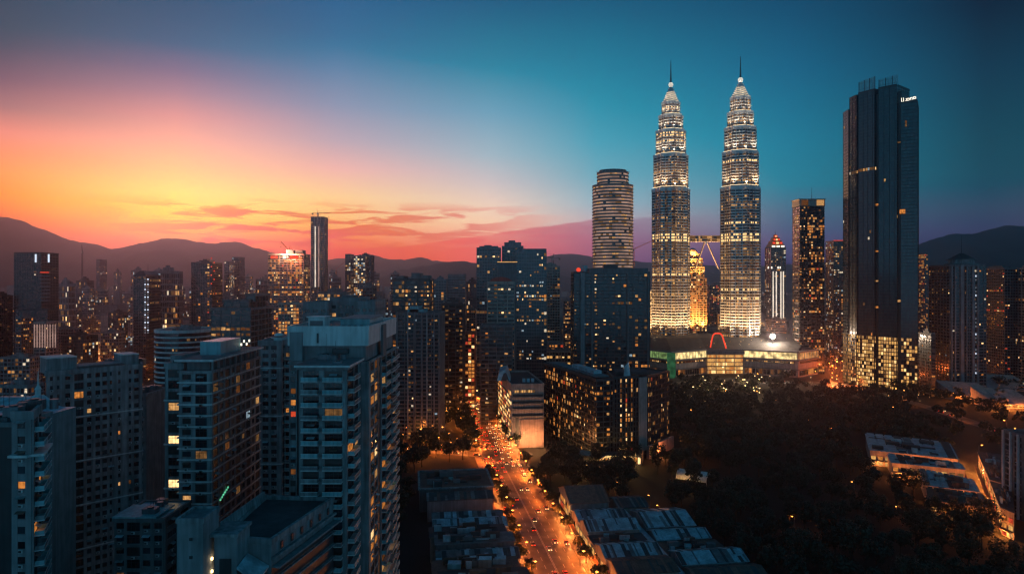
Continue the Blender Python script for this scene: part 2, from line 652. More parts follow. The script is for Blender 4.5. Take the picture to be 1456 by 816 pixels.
def block(t, plan, z0, z1, fh=3.6, bay=3.2, glass='glass', fr='conc_dark', lit=None, band=(1.0, .25), pier=(.5, .35, 1), roof='roof_dark', parapet=1.2, seed=1, g='glazing', w='facade_frame', detail=True):
    """a storeyed volume: glass cells on the plan, floor bands and upright piers proud of them, roof and parapet"""
    rng = random.Random(seed)
    FOOT.append(plan)
    n = len(plan)
    nf = max(1, round((z1 - z0) / fh))
    fh = (z1 - z0) / nf
    gm, wm = t.mb(g), t.mb(w)
    gl = GLASS[glass]
    for e in range(n):
        a, b = plan[e], plan[(e + 1) % n]
        L = math.dist(a, b)
        if L < .05:
            continue
        nx, ny = (b[1] - a[1]) / L, -(b[0] - a[0]) / L
        mx, my = (a[0] + b[0]) / 2, (a[1] + b[1]) / 2
        vis = (-nx * mx - ny * my) / math.hypot(mx, my) > -.22 and detail
        nb = max(1, round(L / bay)) if vis else 1
        for k in range(nf):
            za, zb = z0 + k * fh, z0 + (k + 1) * fh
            for j in range(nb):
                p = (a[0] + (b[0] - a[0]) * j / nb, a[1] + (b[1] - a[1]) * j / nb)
                q = (a[0] + (b[0] - a[0]) * (j + 1) / nb, a[1] + (b[1] - a[1]) * (j + 1) / nb)
                m = lit.pick(e, k, j, (za + zb) / 2) if (lit and vis) else None
                if m and t.sep:
                    t.cells.append((p, q, za, zb - (band[0] if band else 0), m))
                    m = None
                m = m or rng.choice(gl)
                gm.face([(*p, za), (*q, za), (*q, zb), (*p, zb)], m)
        if pier:
            pw, pp, ev = pier
            for j in range(0, nb + 1, ev):
                c = (a[0] + (b[0] - a[0]) * j / nb, a[1] + (b[1] - a[1]) * j / nb)
                u = ((b[0] - a[0]) / L * pw / 2, (b[1] - a[1]) / L * pw / 2)
                s0 = 0 if j == 0 else 1
                s1 = 0 if j == nb else 1
                wm.slab((c[0] - u[0] * s0, c[1] - u[1] * s0), (c[0] + u[0] * s1, c[1] + u[1] * s1), -.05, pp, z0, z1 - .03, fr)
    if band:
        out = offset(plan, band[1])
        inn = offset(plan, -.05)
        for k in range(1, nf + 1):
            zk = z0 + k * fh
            wm.ring(inn, out, zk - band[0], zk, fr)
    rm = t.mb('roof')
    rm.face([(x, y, z1 - .02) for x, y in plan], roof)
    if parapet:
        wm.ring(offset(plan, -.35), offset(plan, (band[1] if band else 0) + .06), z1 - .3, z1 + parapet, fr)


def rect(x0, y0, x1, y1):
    return [(x0, y0), (x1, y0), (x1, y1), (x0, y1)]


def prect(px0, px1, d, dep):
    """axis-aligned plan whose silhouette runs from px0 to px1 when its front stands at distance d"""
    x0 = X(px0, d + dep) if px0 > 728 else X(px0, d)
    x1 = X(px1, d + dep) if px1 < 728 else X(px1, d)
    return rect(x0, d, x1, d + dep)


def bbox(plan):
    return min(p[0] for p in plan), min(p[1] for p in plan), max(p[0] for p in plan), max(p[1] for p in plan)


def clutter(t, plan, z, seed=0, plant=.5, mast=0, fr='conc_dark', h=4.0):
    """plant room, tanks, cooling units and masts on a flat roof"""
    r = random.Random(seed)
    x0, y0, x1, y1 = bbox(plan)
    w, d = x1 - x0, y1 - y0
    cx, cy = sum(p[0] for p in plan) / len(plan), sum(p[1] for p in plan) / len(plan)
    if plant:
        b = t.new('plant_room')
        a, c = w * plant / 2, d * plant / 2
        b.box(cx - a, cy - c, z - .1, cx + a, cy + c, z + h, fr, 'roof_dark')
        b.box(cx - a * .5, cy - c * .6, z + h - .1, cx + a * .3, cy + c * .5, z + h * 1.45, fr, 'roof_dark')
    for k in range(4):
        b = t.new('cooling_unit')
        px, py = cx + r.uniform(-.36, .36) * w, cy + r.choice((-.36, .36)) * d
        s = r.uniform(.9, 1.8)
        b.box(px - s, py - s * .7, z - .1, px + s, py + s * .7, z + s * 1.2, 'mid_metal')
        b.tube((px, py, z + s * 1.2), (px, py, z + s * 1.2 + .3), s * .5, s * .5, 'dark_metal')
    if mast:
        b = t.new('antenna')
        b.tube((cx, cy, z), (cx, cy, z + h * 1.4 + mast), .35, .12, 'dark_metal', 6)


def tower(name, label, px0, px1, ytop, d, dep=28, cat='tower', sep=30, plan=None, seed=None, top=True, plant=.45, mast=0, h=4.0, **kw):
    plan = plan or prect(px0, px1, d, dep)
    z1 = Z(ytop, d) if ytop is not None else kw.pop('z1')
    x0, y0, x1, y1 = bbox(plan)
    t = T(name, label, cat, ((x0 + x1) / 2, (y0 + y1) / 2), sep=sep)
    seed = seed if seed is not None else int(px0 * 7 + d)
    lk = kw.pop('lit', {})
    zones = [(Z(a, d), Z(b, d), p) for b, a, p in lk.pop('rows', ())]
    pa = kw.get('parapet', 1.2)
    if top and plant:
        z1 -= h * 1.2
    block(t, plan, kw.pop('z0', 0), z1, lit=Lit(seed, zones=zones, **lk), seed=seed, **kw)
    if top:
        clutter(t, plan, z1, seed, plant, mast, kw.get('fr', 'conc_dark'), h)
    t.plan, t.z1 = plan, z1
    return t
# ================================================================= the setting
b = MB()
b.box(-9000, -400, -3, 9000, 10000, 0, 'ground_city')
structure('ground', b)


def ridge(name, prof, d, foot, back, z_lo=0, seed=1, amp=.06, rows=18, step=5):
    """a mountain range: its skyline follows the profile (picture column, row) at distance d, with spurs and gullies down to its foot"""
    b = MB()
    n0, n1 = prof[0][0], prof[-1][0]
    cols = int((n1 - n0) / step)
    grid = []
    for i in range(cols + 1):
        px = n0 + (n1 - n0) * i / cols
        for (xa, ya), (xb, yb) in zip(prof, prof[1:]):
            if xa <= px <= xb:
                u = (px - xa) / (xb - xa)
                u = u * u * (3 - 2 * u) * .5 + u * .5
                py = ya + (yb - ya) * u
                break
        x = X(px, d)
        zt = Z(py, d) + noise.fractal(Vector((x / 300, seed, 0)), 1, 2, 5) * 18 * d / 6200 + noise.fractal(Vector((x / 45, seed, 3)), 1, 2, 3) * 5
        col = []
        for j in range(rows + 1):
            v = j / rows
            if v <= .62:
                s = v / .62
                y = d - foot + foot * s
                f = s ** .85
            else:
                s = (v - .62) / .38
                y = d + back * s
                f = 1 - s ** 1.5
            nz = noise.fractal(Vector((x / 620, y / 620, seed)), 1, 2.1, 6)
            z = max(-2, zt * f + noise.noise(Vector((x / 60, y / 60, 5))) * 9 * f + nz * zt * amp * 6 * f * (1 - f) * 2)
            col.append((x * (y / d) ** .4, y, z))
        grid.append(col)
    base = len(b.v)
    for c in grid:
        b.v += c
    m = b.mi('hill')
    for i in range(cols):
        for j in range(rows):
            q = base + i * (rows + 1) + j
            b.f.append((q, q + rows + 1, q + rows + 2, q + 1))
            b.m.append(m)
    o = structure(name, b)
    for p in o.data.polygons:
        p.use_smooth = True
    return o


ridge('mountains', [(-420, 372), (-300, 352), (-200, 330), (-110, 312), (-60, 300), (0, 307), (30, 313), (60, 325), (100, 340), (135, 347), (160, 352), (180, 350), (210, 343), (240, 338), (262, 341), (285, 345), (340, 344), (365, 351), (400, 362), (450, 372), (520, 384), (640, 398)], 6200, 1800, 1000, seed=3)
ridge('mountains', [(330, 385), (420, 376), (500, 366), (530, 362), (552, 366), (575, 369), (600, 367), (628, 371), (660, 376), (720, 374), (760, 368), (790, 362), (815, 360), (850, 366), (900, 372), (980, 376), (1060, 378), (1150, 374), (1240, 366), (1330, 372), (1420, 380)], 7700, 1400, 1000, seed=7)
ridge('hill', [(540, 392), (575, 384), (605, 377), (635, 371), (660, 372), (685, 373), (712, 378), (760, 386), (840, 396)], 5200, 1100, 800, seed=12)
ridge('mountains', [(1180, 388), (1240, 368), (1290, 352), (1310, 345), (1335, 337), (1362, 331), (1385, 330), (1405, 326), (1432, 320), (1450, 322), (1480, 328), (1540, 318), (1620, 330), (1700, 350), (1850, 385)], 5700, 1700, 1000, seed=19)

# haze: one box of thin even air
hb = MB()
hb.box(-9500, -600, -4.5, 9500, 10500, 780, 'hill')
m, t = mat_base('haze_air')
o = t.nodes.new('ShaderNodeOutputMaterial')
v = t.nodes.new('ShaderNodeVolumePrincipled')
v.inputs['Color'].default_value = (.88, .78, .97, 1)
v.inputs['Density'].default_value = HAZE_DENSITY
v.inputs['Anisotropy'].default_value = .87
t.links.new(v.outputs[0], o.inputs['Volume'])
hb.mats = ['haze_air']
structure('haze', hb, 'stuff')

# ---------------------------------------------------------------- roads
U = Vector((-.1425, .9898))
NR = Vector((.9898, .1425))


def st(s, w):
    """a point of the avenue: s metres along it, w metres right of its middle"""
    return (20 + s * U.x + w * NR.x, 300 + s * U.y + w * NR.y)


def strip(b, pts, wl, wr, z, m, thick=0.0):
    for (a, c) in zip(pts, pts[1:]):
        dx, dy = c[0] - a[0], c[1] - a[1]
        l = math.hypot(dx, dy)
        nx, ny = dy / l, -dx / l
        q = [(a[0] - nx * wl, a[1] - ny * wl), (a[0] + nx * wr, a[1] + ny * wr), (c[0] + nx * wr, c[1] + ny * wr), (c[0] - nx * wl, c[1] - ny * wl)]
        if thick:
            b.hull8([(x, y, z - thick) for x, y in q], [(x, y, z) for x, y in q], m)
        else:
            b.face([(x, y, z) for x, y in q], m)


AVE = [st(-120, 0), st(620, 0)]
b = MB()
strip(b, AVE, 12.5, 12.5, .012, 'asphalt')
structure('road', b)
cross0, cross1 = st(212, -12.5), (-150, 548)
b = MB()
strip(b, [cross0, cross1], 7, 7, .016, 'asphalt')
structure('road', b)
EAST = [G(1168, 540), G(1200, 548), G(1262, 562), G(1330, 582), G(1400, 606), G(1475, 632)]
b = MB()
strip(b, EAST, 7, 7, .012, 'asphalt')
structure('road', b)
NORTH = [G(1186, 552), (600, 1000), (760, 1300), (1000, 1800)]
b = MB()
strip(b, NORTH, 11, 11, .020, 'asphalt')
structure('road', b)
MALLRD = [(120, 872), (200, 868), (300, 872), (390, 872), G(1186, 550)]
b = MB()
strip(b, MALLRD, 8, 8, .024, 'asphalt')
structure('road', b)
for w0, w1 in ((-17.5, -12.5), (12.5, 17.0)):
    b = MB()
    q = [st(-120, w0), st(-120, w1), st(205 if w0 < 0 else 620, w1), st(205 if w0 < 0 else 620, w0)]
    b.hull8([(x, y, -.2) for x, y in q], [(x, y, .14) for x, y in q], 'pavement')
    structure('pavement', b)
b = MB()
for w in (-8.3, -4.2, 4.2, 8.3):
    for k in range(-110, 480, 9):
        if 190 < k < 222:
            continue
        q = [st(k, w - .09), st(k, w + .09), st(k + 4, w + .09), st(k + 4, w - .09)]
        b.face([(x, y, .024) for x, y in q], 'line_paint')
for s0 in (186, 226):
    for k in range(-11, 12, 2):
        q = [st(s0, k - .5), st(s0, k + .5), st(s0 + 4, k + .5), st(s0 + 4, k - .5)]
        b.face([(x, y, .024) for x, y in q], 'line_paint')
for k in (-.25, .25):
    q = [st(-110, k - .08), st(-110, k + .08), st(180, k + .08), st(180, k - .08)]
    b.face([(x, y, .024) for x, y in q], 'line_paint')
structure('road_marking', b)
b = MB()
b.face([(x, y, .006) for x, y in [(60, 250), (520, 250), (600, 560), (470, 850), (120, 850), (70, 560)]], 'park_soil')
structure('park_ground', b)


# ================================================================= towers of the skyline
# ---- the twin towers
def star(r, n=64):
    out = []
    for k in range(n):
        th = 2 * math.pi * k / n
        f = (th + math.pi / 4) % (math.pi / 2) - math.pi / 4
        g2 = th % (math.pi / 2) - math.pi / 4
        sq = .7071 / max(math.cos(f), .01)
        s1 = .7071 / math.cos(((th) % (math.pi / 2)) - math.pi / 4)
        s2 = .7071 / math.cos(((th + math.pi / 4) % (math.pi / 2)) - math.pi / 4)
        rr = max(s1, s2)
        h = (th % (math.pi / 4)) - math.pi / 8
        c, q = .66, .215
        disc = q * q - (c * math.sin(h)) ** 2
        if disc > 0:
            rr = max(rr, c * math.cos(h) + math.sqrt(disc))
        out.append((r * rr * math.cos(th), r * rr * math.sin(th)))
    return out


def twin(label, px, d, tiers, cone, ball, tip, seed, ebase):
    cx, cy = X(px, d), d + tiers[0][2] * d / F * .4
    k = d / F
    t = T('twin_tower', label, 'tower', (cx, cy), group='the pair of twin towers')
    rng = random.Random(seed)
    names = [a for a, _ in PAL['warm']]
    prevr = None
    for ti, (yb, yt, hw) in enumerate(tiers):
        z0 = 0 if ti == 0 else Z(yb, d)
        z1 = Z(yt, d)
        r = hw * k
        pl = [(cx + x, cy + y) for x, y in star(r)]
        nf = round((z1 - z0) / 4.1)
        fh = (z1 - z0) / nf
        g = t.mb('glazing')
        f = t.mb('steel_cladding')
        colf = [math.exp(rng.gauss(-.12, .4)) for _ in range(64)]
        for i in range(nf):
            za, zb = z0 + i * fh, z0 + (i + 1) * fh
            if zb < 30:
                continue
            up = (za - z0) / (z1 - z0)
            fl = math.exp(rng.gauss(-.05, .3))
            full = (ti == 0 and abs((za + zb) / 2 - Z(338, d)) < 7) or rng.random() < .04
            pb = .95
            if ti in (0, 1) and up > .8:
                pb *= .6
            fm = 'room_gold_bright' if full else rng.choices(['room_warm_dim', 'room_amber_dim', 'room_warm', 'glass_b'], [52, 22, 14 if up < .75 else 4, 10 if up < .7 else 45])[0]
            for e in range(64):
                a, c = pl[e], pl[(e + 1) % 64]
                lit = (e % 4 != 1 or rng.random() < .25) and rng.random() < (.97 if full else pb)
                if lit:
                    m = fm if rng.random() < .82 else rng.choice(['room_warm_dim', 'room_warm', 'room_gold', 'room_amber_dim', 'glass_a'])
                else:
                    m = rng.choice(GLASS['glass'])
                g.face([(*a, za + 1.5), (*c, za + 1.5), (*c, zb), (*a, zb)], m)
            f.ring(offset(pl, -.3), offset(pl, .55), max(za, 0), za + 1.55, 'steel')
            f.ring(offset(pl, .0), offset(pl, 1.05), za + 1.25, za + 1.5, 'steel')
        for e in range(2, 64, 4):
            x, y = pl[e][0] - cx, pl[e][1] - cy
            l = math.hypot(x, y)
            ux, uy = x / l, y / l
            f.slab((pl[e][0] + uy * .22 - ux * .1, pl[e][1] - ux * .22 - uy * .1), (pl[e][0] - uy * .22 - ux * .1, pl[e][1] + ux * .22 - uy * .1), -.3, 1.0, max(z0, 30), z1 - .6, 'steel')
        for e in range(0, 64, 4):
            x, y = pl[e][0] - cx, pl[e][1] - cy
            l = math.hypot(x, y)
            ux, uy = x / l, y / l
            a = (pl[e][0] - uy * .45 - ux * .1, pl[e][1] + ux * .45 - uy * .1)
            c = (pl[e][0] + uy * .45 - ux * .1, pl[e][1] - ux * .45 - uy * .1)
            f.slab(c, a, -.3, .8, max(z0, 30), z1, 'mid_metal')
        t.new('terrace').prism(offset(pl, .4), z1 - .5, z1, 'steel', 'roof_grey')
        f.ring(offset(pl, -.3), offset(pl, .9), z1 - 2.2, z1 + 1.0, 'steel')
        # floodlights stand on the terrace below and wash this tier upward
        if ti > 0:
            n, rf, e0 = 10, (r + prevr) / 2 + .8, ebase * (1.1 if ti == 1 else .9) * (r / 24) ** 1.9
            zf = z0 + 1.2
        else:
            n, rf, e0, zf = 12, r + 9, ebase * 6.5, 47.5
        for i in range(n):
            th = 2 * math.pi * (i + .5) / n
            p = (cx + rf * math.cos(th), cy + rf * math.sin(th), zf)
            inn = .17 if ti else .17
            t.light('floodlight', 'SPOT', p, e0, ((1, .56, .24) if ti == 0 else (1, .66, .36)) if ti < 2 else (1, .76, .50), .5, (-math.cos(th) * inn, -math.sin(th) * inn, 1), 84, .9)
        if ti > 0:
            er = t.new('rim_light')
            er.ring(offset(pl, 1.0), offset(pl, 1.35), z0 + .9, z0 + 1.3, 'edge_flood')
        prevr = r
    # the crown narrows in rings to the neck
    f = t.mb('crown_cladding')
    yb, hb_, yt, ht = cone
    n = 6
    for i in range(n):
        u, u2 = i / n, (i + 1) / n
        za, zb = Z(yb + (yt - yb) * u, d), Z(yb + (yt - yb) * u2, d)
        ra, rb = (hb_ + (ht - hb_) * u ** .9) * k, (hb_ + (ht - hb_) * u2 ** .9) * k
        pa = [(cx + x, cy + y) for x, y in star(ra, 32)]
        p2 = [(cx + x, cy + y) for x, y in star(ra * .6 + rb * .4, 32)]
        f.prism(pa, za, zb - .8, 'steel', poly2=p2)
        f.prism(offset(p2, .5), zb - .8, zb, 'steel')
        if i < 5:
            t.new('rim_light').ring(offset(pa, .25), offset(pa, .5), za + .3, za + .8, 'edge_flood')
    zt = Z(yb, d)
    for i in range(6):
        th = 2 * math.pi * (i + .5) / 6
        rr = hb_ * k + 2.2
        t.light('floodlight', 'SPOT', (cx + rr * math.cos(th), cy + rr * math.sin(th), zt + 1), ebase * .16, (1, .80, .58), .5, (-math.cos(th) * .5, -math.sin(th) * .5, 1), 80, .9)
    s = t.new('pinnacle')
    zb0 = Z(ball[0], d)
    s.tube((cx, cy, Z(cone[2], d) - .5), (cx, cy, zb0), cone[3] * k, 1.2, 'steel', 12)
    s.tube((cx, cy, zb0 + ball[1] * k * .8), (cx, cy, Z(tip, d)), 1.35 * k, .35, 'dark_metal', 8)
    s = t.new('pinnacle_ball')
    s.ball((cx, cy, zb0), ball[1] * k, 'steel', 16)
    for i in range(5):
        s.tube((cx, cy, zb0 + (i - 2) * ball[1] * k * .36 - .25), (cx, cy, zb0 + (i - 2) * ball[1] * k * .36 + .25), ball[1] * k * (1.04 - .1 * abs(i - 2) ** 1.5), ball[1] * k * (1.04 - .1 * abs(i - 2) ** 1.5), 'sign_white', 16)  # floodlight on the ball, put in as glowing rings
    t.done()
    return cx, cy


TA = twin('tiered twin tower with the round golden annexe at its foot, slimmer of the pair', 956.3, 1030, [(478, 269, 26.8), (267, 220, 24.4), (219, 185, 21.0), (184, 163, 16.8), (162, 144, 12.6)], (143, 11.2, 124, 3.2), (118, 3.3), 83, 11, 100000)
TB = twin('tiered twin tower next to the orange crowned office tower, highest spire of the skyline', 1056.5, 1000, [(478, 267, 28.4), (265, 216, 25.7), (215, 181, 22.6), (180, 159, 18.4), (158, 137, 14.2)], (136, 12.8, 117, 3.3), (111, 3.6), 77, 12, 100000)
# the lower round annexe against the first tower
t = T('annexe_tower', 'low round golden annexe tower tucked against the side of a twin tower', 'tower', P(930, 1060), sep=0)
pl = [(X(931.5, 1060) + 13 * math.cos(2 * math.pi * i / 28), 1060 + 13 * math.sin(2 * math.pi * i / 28)) for i in range(28)]
block(t, pl, 0, Z(413, 1050), 4.1, 3, 'glass', 'steel', Lit(5, .75, 'gold', spread=.3), (1.5, .5), None)
t.done()
# the skybridge
t = T('skybridge', 'steel double deck bridge on two slanting legs linking the twin towers', 'bridge', ((TA[0] + TB[0]) / 2, 1024, Z(345, 1015)))
xa, xb = TA[0] + 24, TB[0] - 26
zb0, zt0 = Z(343.5, 1015), Z(334.5, 1015)
b = t.new('deck')
b.box(xa, 1021, zb0, xb, 1027, zb0 + .9, 'conc_warm')
b.box(xa, 1021.1, (zb0 + zt0) / 2 - .4, xb, 1026.9, (zb0 + zt0) / 2 + .4, 'conc_warm')
b.box(xa, 1020.6, zt0 - .9, xb, 1027.4, zt0, 'conc_warm', 'roof_dark')
b = t.new('bridge_glazing')
nb = 18
for j in range(nb):
    for za, zc in ((zb0 + .9, (zb0 + zt0) / 2 - .4), ((zb0 + zt0) / 2 + .4, zt0 - .9)):
        b.box(xa + (xb - xa) * j / nb + .15, 1021.3, za, xa + (xb - xa) * (j + 1) / nb - .15, 1026.7, zc, random.Random(j * 7 + int(zc)).choice(['room_warm_dim', 'room_warm', 'glass_a', 'room_warm_dim']))
xm = X(1006, 1015)
for px in (991, 1024.5):
    b = t.new('leg')
    b.tube((X(px, 1015), 1024, Z(382, 1015)), (xm + (1.5 if px > 1006 else -1.5), 1024, zb0), .9, 1.2, 'conc_warm', 10)
b = t.new('bearing')
b.tube((xm, 1021.5, zb0 - .5), (xm, 1026.5, zb0 - .5), 2.0, 2.0, 'steel', 12)
for px in (991, 1024.5):
    t.light('floodlight', 'POINT', (X(px, 1015) + (6 if px < 1006 else -6), 1012, Z(380, 1015)), 1500, (1, .55, .22), 1)
t.done()

# ---- the big dark tower beside the mall
t = T('dark_glass_tower', 'huge dark glass tower of stepped slabs with lit golden lower floors and white roof letters', 'tower', P(1252, 850))
A_ = [(1199, 884), (1206, 868), (1208, 866), (1217.5, 852), (1220.5, 848), (1243, 830), (1249, 826), (1275, 811), (1281, 808), (1304.5, 800)]
segs = [(0, 1, 160, None), (2, 3, 139, 140), (4, 5, 131, 113), (6, 7, 124, 110), (8, 9, 146, None)]
ZL = 61.0
for k, (i, j, yt, ycrown) in enumerate(segs):
    a, c = P(*A_[i]), P(*A_[j])
    dx, dy = c[0] - a[0], c[1] - a[1]
    l = math.hypot(dx, dy)
    nx, ny = -dy / l, dx / l
    dep = 34
    plan = [a, c, (c[0] + nx * dep + 2, c[1] + ny * dep), (a[0] + nx * dep, a[1] + ny * dep)]
    zt = Z(yt, (A_[i][1] + A_[j][1]) / 2)
    block(t, plan, ZL, zt, 3.9, 2.1, 'teal', 'dark_metal', Lit(40 + k, .005, 'warm', fp=0, zones=[(Z(246, 845), Z(241, 845), .8 if k in (1, 2) else 0), (Z(303, 815), Z(298, 815), .0)]), (.7, .18), (.35, .35, 3), parapet=1.6)
    block(t, plan, 0, ZL, 4.4, 2.7, 'glass', 'black_frame', Lit(50 + k, 1.35 if k != 4 else .5, 'gold', fp=.1, spread=.2, colspread=.3), (1.0, .5), (.5, .6, 1), parapet=None, g='base_glazing', w='base_frame', roof='roof_dark')
    if ycrown:
        cr = t.new('roof_screen')
        zc = Z(ycrown, (A_[i][1] + A_[j][1]) / 2)
        n = int(l / 1.7)
        for q in range(n + 1):
            p = (a[0] + dx * q / n - nx * -.6, a[1] + dy * q / n + ny * .6)
            cr.slab((p[0], p[1]), (p[0] + dx / l * .9, p[1] + dy / l * .9), -.2, .2, zt - .3, zc - 1 + q / n * 2, 'teal_paint' if q % 4 else 'dark_metal')
        for zz in (zt + (zc - zt) * .3, zt + (zc - zt) * .75):
            cr.slab((a[0] + nx * .6, a[1] + ny * .6), (c[0] + nx * .6, c[1] + ny * .6), -.1, .1, zz, zz + .35, 'dark_metal')
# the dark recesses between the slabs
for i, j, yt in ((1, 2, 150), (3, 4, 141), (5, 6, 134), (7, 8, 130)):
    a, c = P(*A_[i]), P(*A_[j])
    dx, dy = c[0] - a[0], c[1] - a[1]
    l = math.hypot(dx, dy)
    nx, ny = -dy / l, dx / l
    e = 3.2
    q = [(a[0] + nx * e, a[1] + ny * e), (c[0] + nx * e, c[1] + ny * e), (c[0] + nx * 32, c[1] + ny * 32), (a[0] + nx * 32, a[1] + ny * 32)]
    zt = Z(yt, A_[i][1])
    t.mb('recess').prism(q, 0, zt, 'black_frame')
    rr = random.Random(i)
    for k in range(60):
        if rr.random() < .045:
            z = 70 + k * 3.9
            if z < zt - 12:
                t.mb('recess_window').slab((q[0][0], q[0][1]), (q[1][0], q[1][1]), .05, .3, z, z + rr.choice((1.6, 2.4)), rr.choice(('room_amber', 'room_warm', 'room_warm_dim')))
p0, p1 = P(1281.5, 809), P(1304, 800.8)
t.mb('recess_window').slab(P(1279, 806), P(1287, 804), .3, .8, Z(304, 806), Z(298, 806), 'room_amber')
# lit letters on the roof edge
sg = t.new('roof_sign')
zs, hs = Z(143.5, 803), 4.6
L_ = math.dist(p0, p1)
ux, uy = (p1[0] - p0[0]) / L_, (p1[1] - p0[1]) / L_
GLY = {'U': [(0, 0, 0, 1), (.6, 0, .6, 1), (0, 0, .6, 0)], 'A': [(0, 0, .3, .75), (.3, .75, .6, 0)], 'Y': [(0, .75, .3, .35), (.6, .75, .1, -.1)], 'I': [(.15, 0, .15, .8)],
       'O': [(0, .1, 0, .7), (.55, .1, .55, .7), (0, .7, .55, .7), (0, .1, .55, .1)], 'X': [(0, 0, .55, .8), (0, .8, .55, 0)], 'N': [(0, 0, 0, .7), (.5, 0, .5, .7), (0, .7, .5, .7)], ' ': [], '.': [(.1, .0, .1, .1)]}
s0 = .3
SGF = (L_ - 1) / 22
for ch in 'U .XYNIO':
    adv = SGF * {'U': 4.4, ' ': 1.2, '.': .9, 'I': 1.6}.get(ch, 3.4)
    zl = zs + s0 * .13
    for x0, y0, x1, y1 in GLY[ch]:
        a = Vector((p0[0] + ux * (s0 + x0 * 5 * SGF), p0[1] + uy * (s0 + x0 * 5 * SGF), zl + y0 * hs * (1 if ch == 'U' else .8)))
        c = Vector((p0[0] + ux * (s0 + x1 * 5 * SGF), p0[1] + uy * (s0 + x1 * 5 * SGF), zl + y1 * hs * (1 if ch == 'U' else .8)))
        sg.tube(tuple(a), tuple(c), .34, .34, 'sign_white', 6)
    s0 += adv
sg.slab(p0, p1, -.9, -.6, zs - 1, zs + hs * .35, 'dark_metal')
t.done()

# ---- banded round tower behind the broad dark hotel slab
t = T('banded_tower', 'round tower ringed with pale lit bands behind the broad dark block with the red lamp', 'tower', P(872, 960))
cx, cy = X(872, 975), 980
for (rx, ry, ya, yb, sd) in ((28, 25, 440, 262, 1), (21.5, 19, 262, 243, 2)):
    pl = [(cx + rx * .975 * math.cos(2 * math.pi * i / 40), cy + ry * math.sin(2 * math.pi * i / 40)) for i in range(40)]
    z0 = 0 if sd == 1 else Z(ya, 960) - .02
    block(t, pl, z0, Z(yb, 960), 4.4, 9, 'dark', 'pale_band', Lit(sd, 1.5, 'ribbon', fp=0, spread=.1, colspread=.15), (2.2, 1.2), None, parapet=.6, detail=True)  # rows glow in place of the dusk light on the bands
b = t.new('roof_drum')
b.prism([(cx + 19 * math.cos(2 * math.pi * i / 24), cy + 17 * math.sin(2 * math.pi * i / 24)) for i in range(24)], Z(243, 960), Z(239.5, 960), 'dark_metal')
for i in range(14):
    th = math.pi + math.pi * (i + .5) / 14
    t.mb('roof_rail').tube((cx + 23 * math.cos(th), cy + 20 * math.sin(th), Z(243, 960)), (cx + 23 * math.cos(th), cy + 20 * math.sin(th), Z(243, 960) + 2.5), .15, .15, 'steel', 5)
t.done()

# ---- golden tower between the twins
t = T('golden_tower', 'stepped golden floodlit tower seen between the twin towers, glowing orange', 'tower', P(985, 1300), sep=0)
for k, (a, c, yt, yb) in enumerate(((964, 1005, 396, 500), (966, 1001.5, 380, 396), (970, 999, 368, 380), (976, 996, 361, 368))):
    pl = prect(a, c, 1300 + k * 4, 34 - 8 * k)
    block(t, pl, 0 if k == 0 else Z(yb, 1300) - .02, Z(yt, 1300), 4.2, 3.2, 'glass', 'conc_warm', Lit(70 + k, .82, 'amber', spread=.25, colspread=.4), (1.3, .4), (.8, .7, 2), parapet=1)
    for px in (a + 6, (a + c) / 2, c - 4):
        t.light('floodlight', 'SPOT', (X(px, 1290), 1290 + k * 4, 35 if k == 0 else Z(yb, 1300) + 1), 900000 if k == 0 else 260000, (1, .36, .06), 1, (0, .25, 1), 90)
b = t.new('dome')
b.ball((X(986, 1312), 1318, Z(361, 1300)), 9, 'conc_warm', 16, 1.3)
t.done()

TW = tower
# name, label, px0, px1, ytop, distance
tw = TW('office_tower', 'slim office tower with white floodlit piers and a glowing orange stepped crown', 1088, 1117, 352, 1200, 26, top=False, fr='conc_grey', lit=dict(p=.14, pal='office'), pier=(1.0, .7, 3), sep=30)
pl = tw.plan
cx, cy = (pl[0][0] + pl[1][0]) / 2, (pl[0][1] + pl[2][1]) / 2
for k, (h, y0, y1) in enumerate(((13, 352, 347), (10, 347, 342), (6.5, 342, 337), (3, 337, 333))):
    tw.mb('crown').prism(rect(cx - h, cy - h, cx + h, cy + h), Z(y0, 1200), Z(y1, 1200), 'orange_paint', poly2=rect(cx - h * .8, cy - h * .8, cx + h * .8, cy + h * .8))
    for sx in (-.6, 0, .6):
        tw.mb('crown_light').box(cx + sx * h - h * .22, cy - h - .5, Z(y0, 1200) + .5, cx + sx * h + h * .22, cy - h - .15, Z(y0, 1200) + 3.4, 'sign_white' if k == 0 else ('lamp_red_dim' if sx else 'room_gold_bright'))
tw.new('antenna').tube((cx, cy, Z(333, 1200)), (cx, cy, Z(327, 1200)), .5, .15, 'dark_metal')
for px in (1099, 1103.5, 1110, 1113.5):
    q = X(px, 1200)
    tw.new('light_strip').box(q - .9, 1198.6, Z(452, 1200), q + .9, 1199.1, Z(386, 1200), 'strip_white')
for px in (1092, 1097, 1106, 1109):
    q = X(px, 1200)
    tw.new('light_strip').box(q - .9, 1198.6, Z(382, 1200), q + .9, 1199.1, Z(379, 1200), 'sign_white')
tw.done()
TW('office_block', 'low pink striped office block at the foot of the orange crowned tower', 1089, 1118, 451, 1120, 26, fr='pink_wall', band=(2.0, .5), pier=None, lit=dict(p=.25, pal='amber')).done()
tw = TW('apartment_tower', 'slender dark tower with rows of amber balconies and two lit panels on its crown', 1127, 1172, 293, 950, 24, sep=90, top=False, fr='black_frame', bay=2.6, lit=dict(p=.15, pal='amber', fp=.10, fill=.45, spread=.9), band=(.9, .5), pier=(.4, .3, 2))
pl = tw.plan
x0, y0, x1, y1 = bbox(pl)
zc = Z(293, 950)
tw.mb('crown').prism(rect(x0 - .8, y0 - .8, x1 + .8, y1), zc, zc + 8.5, 'conc_warm')
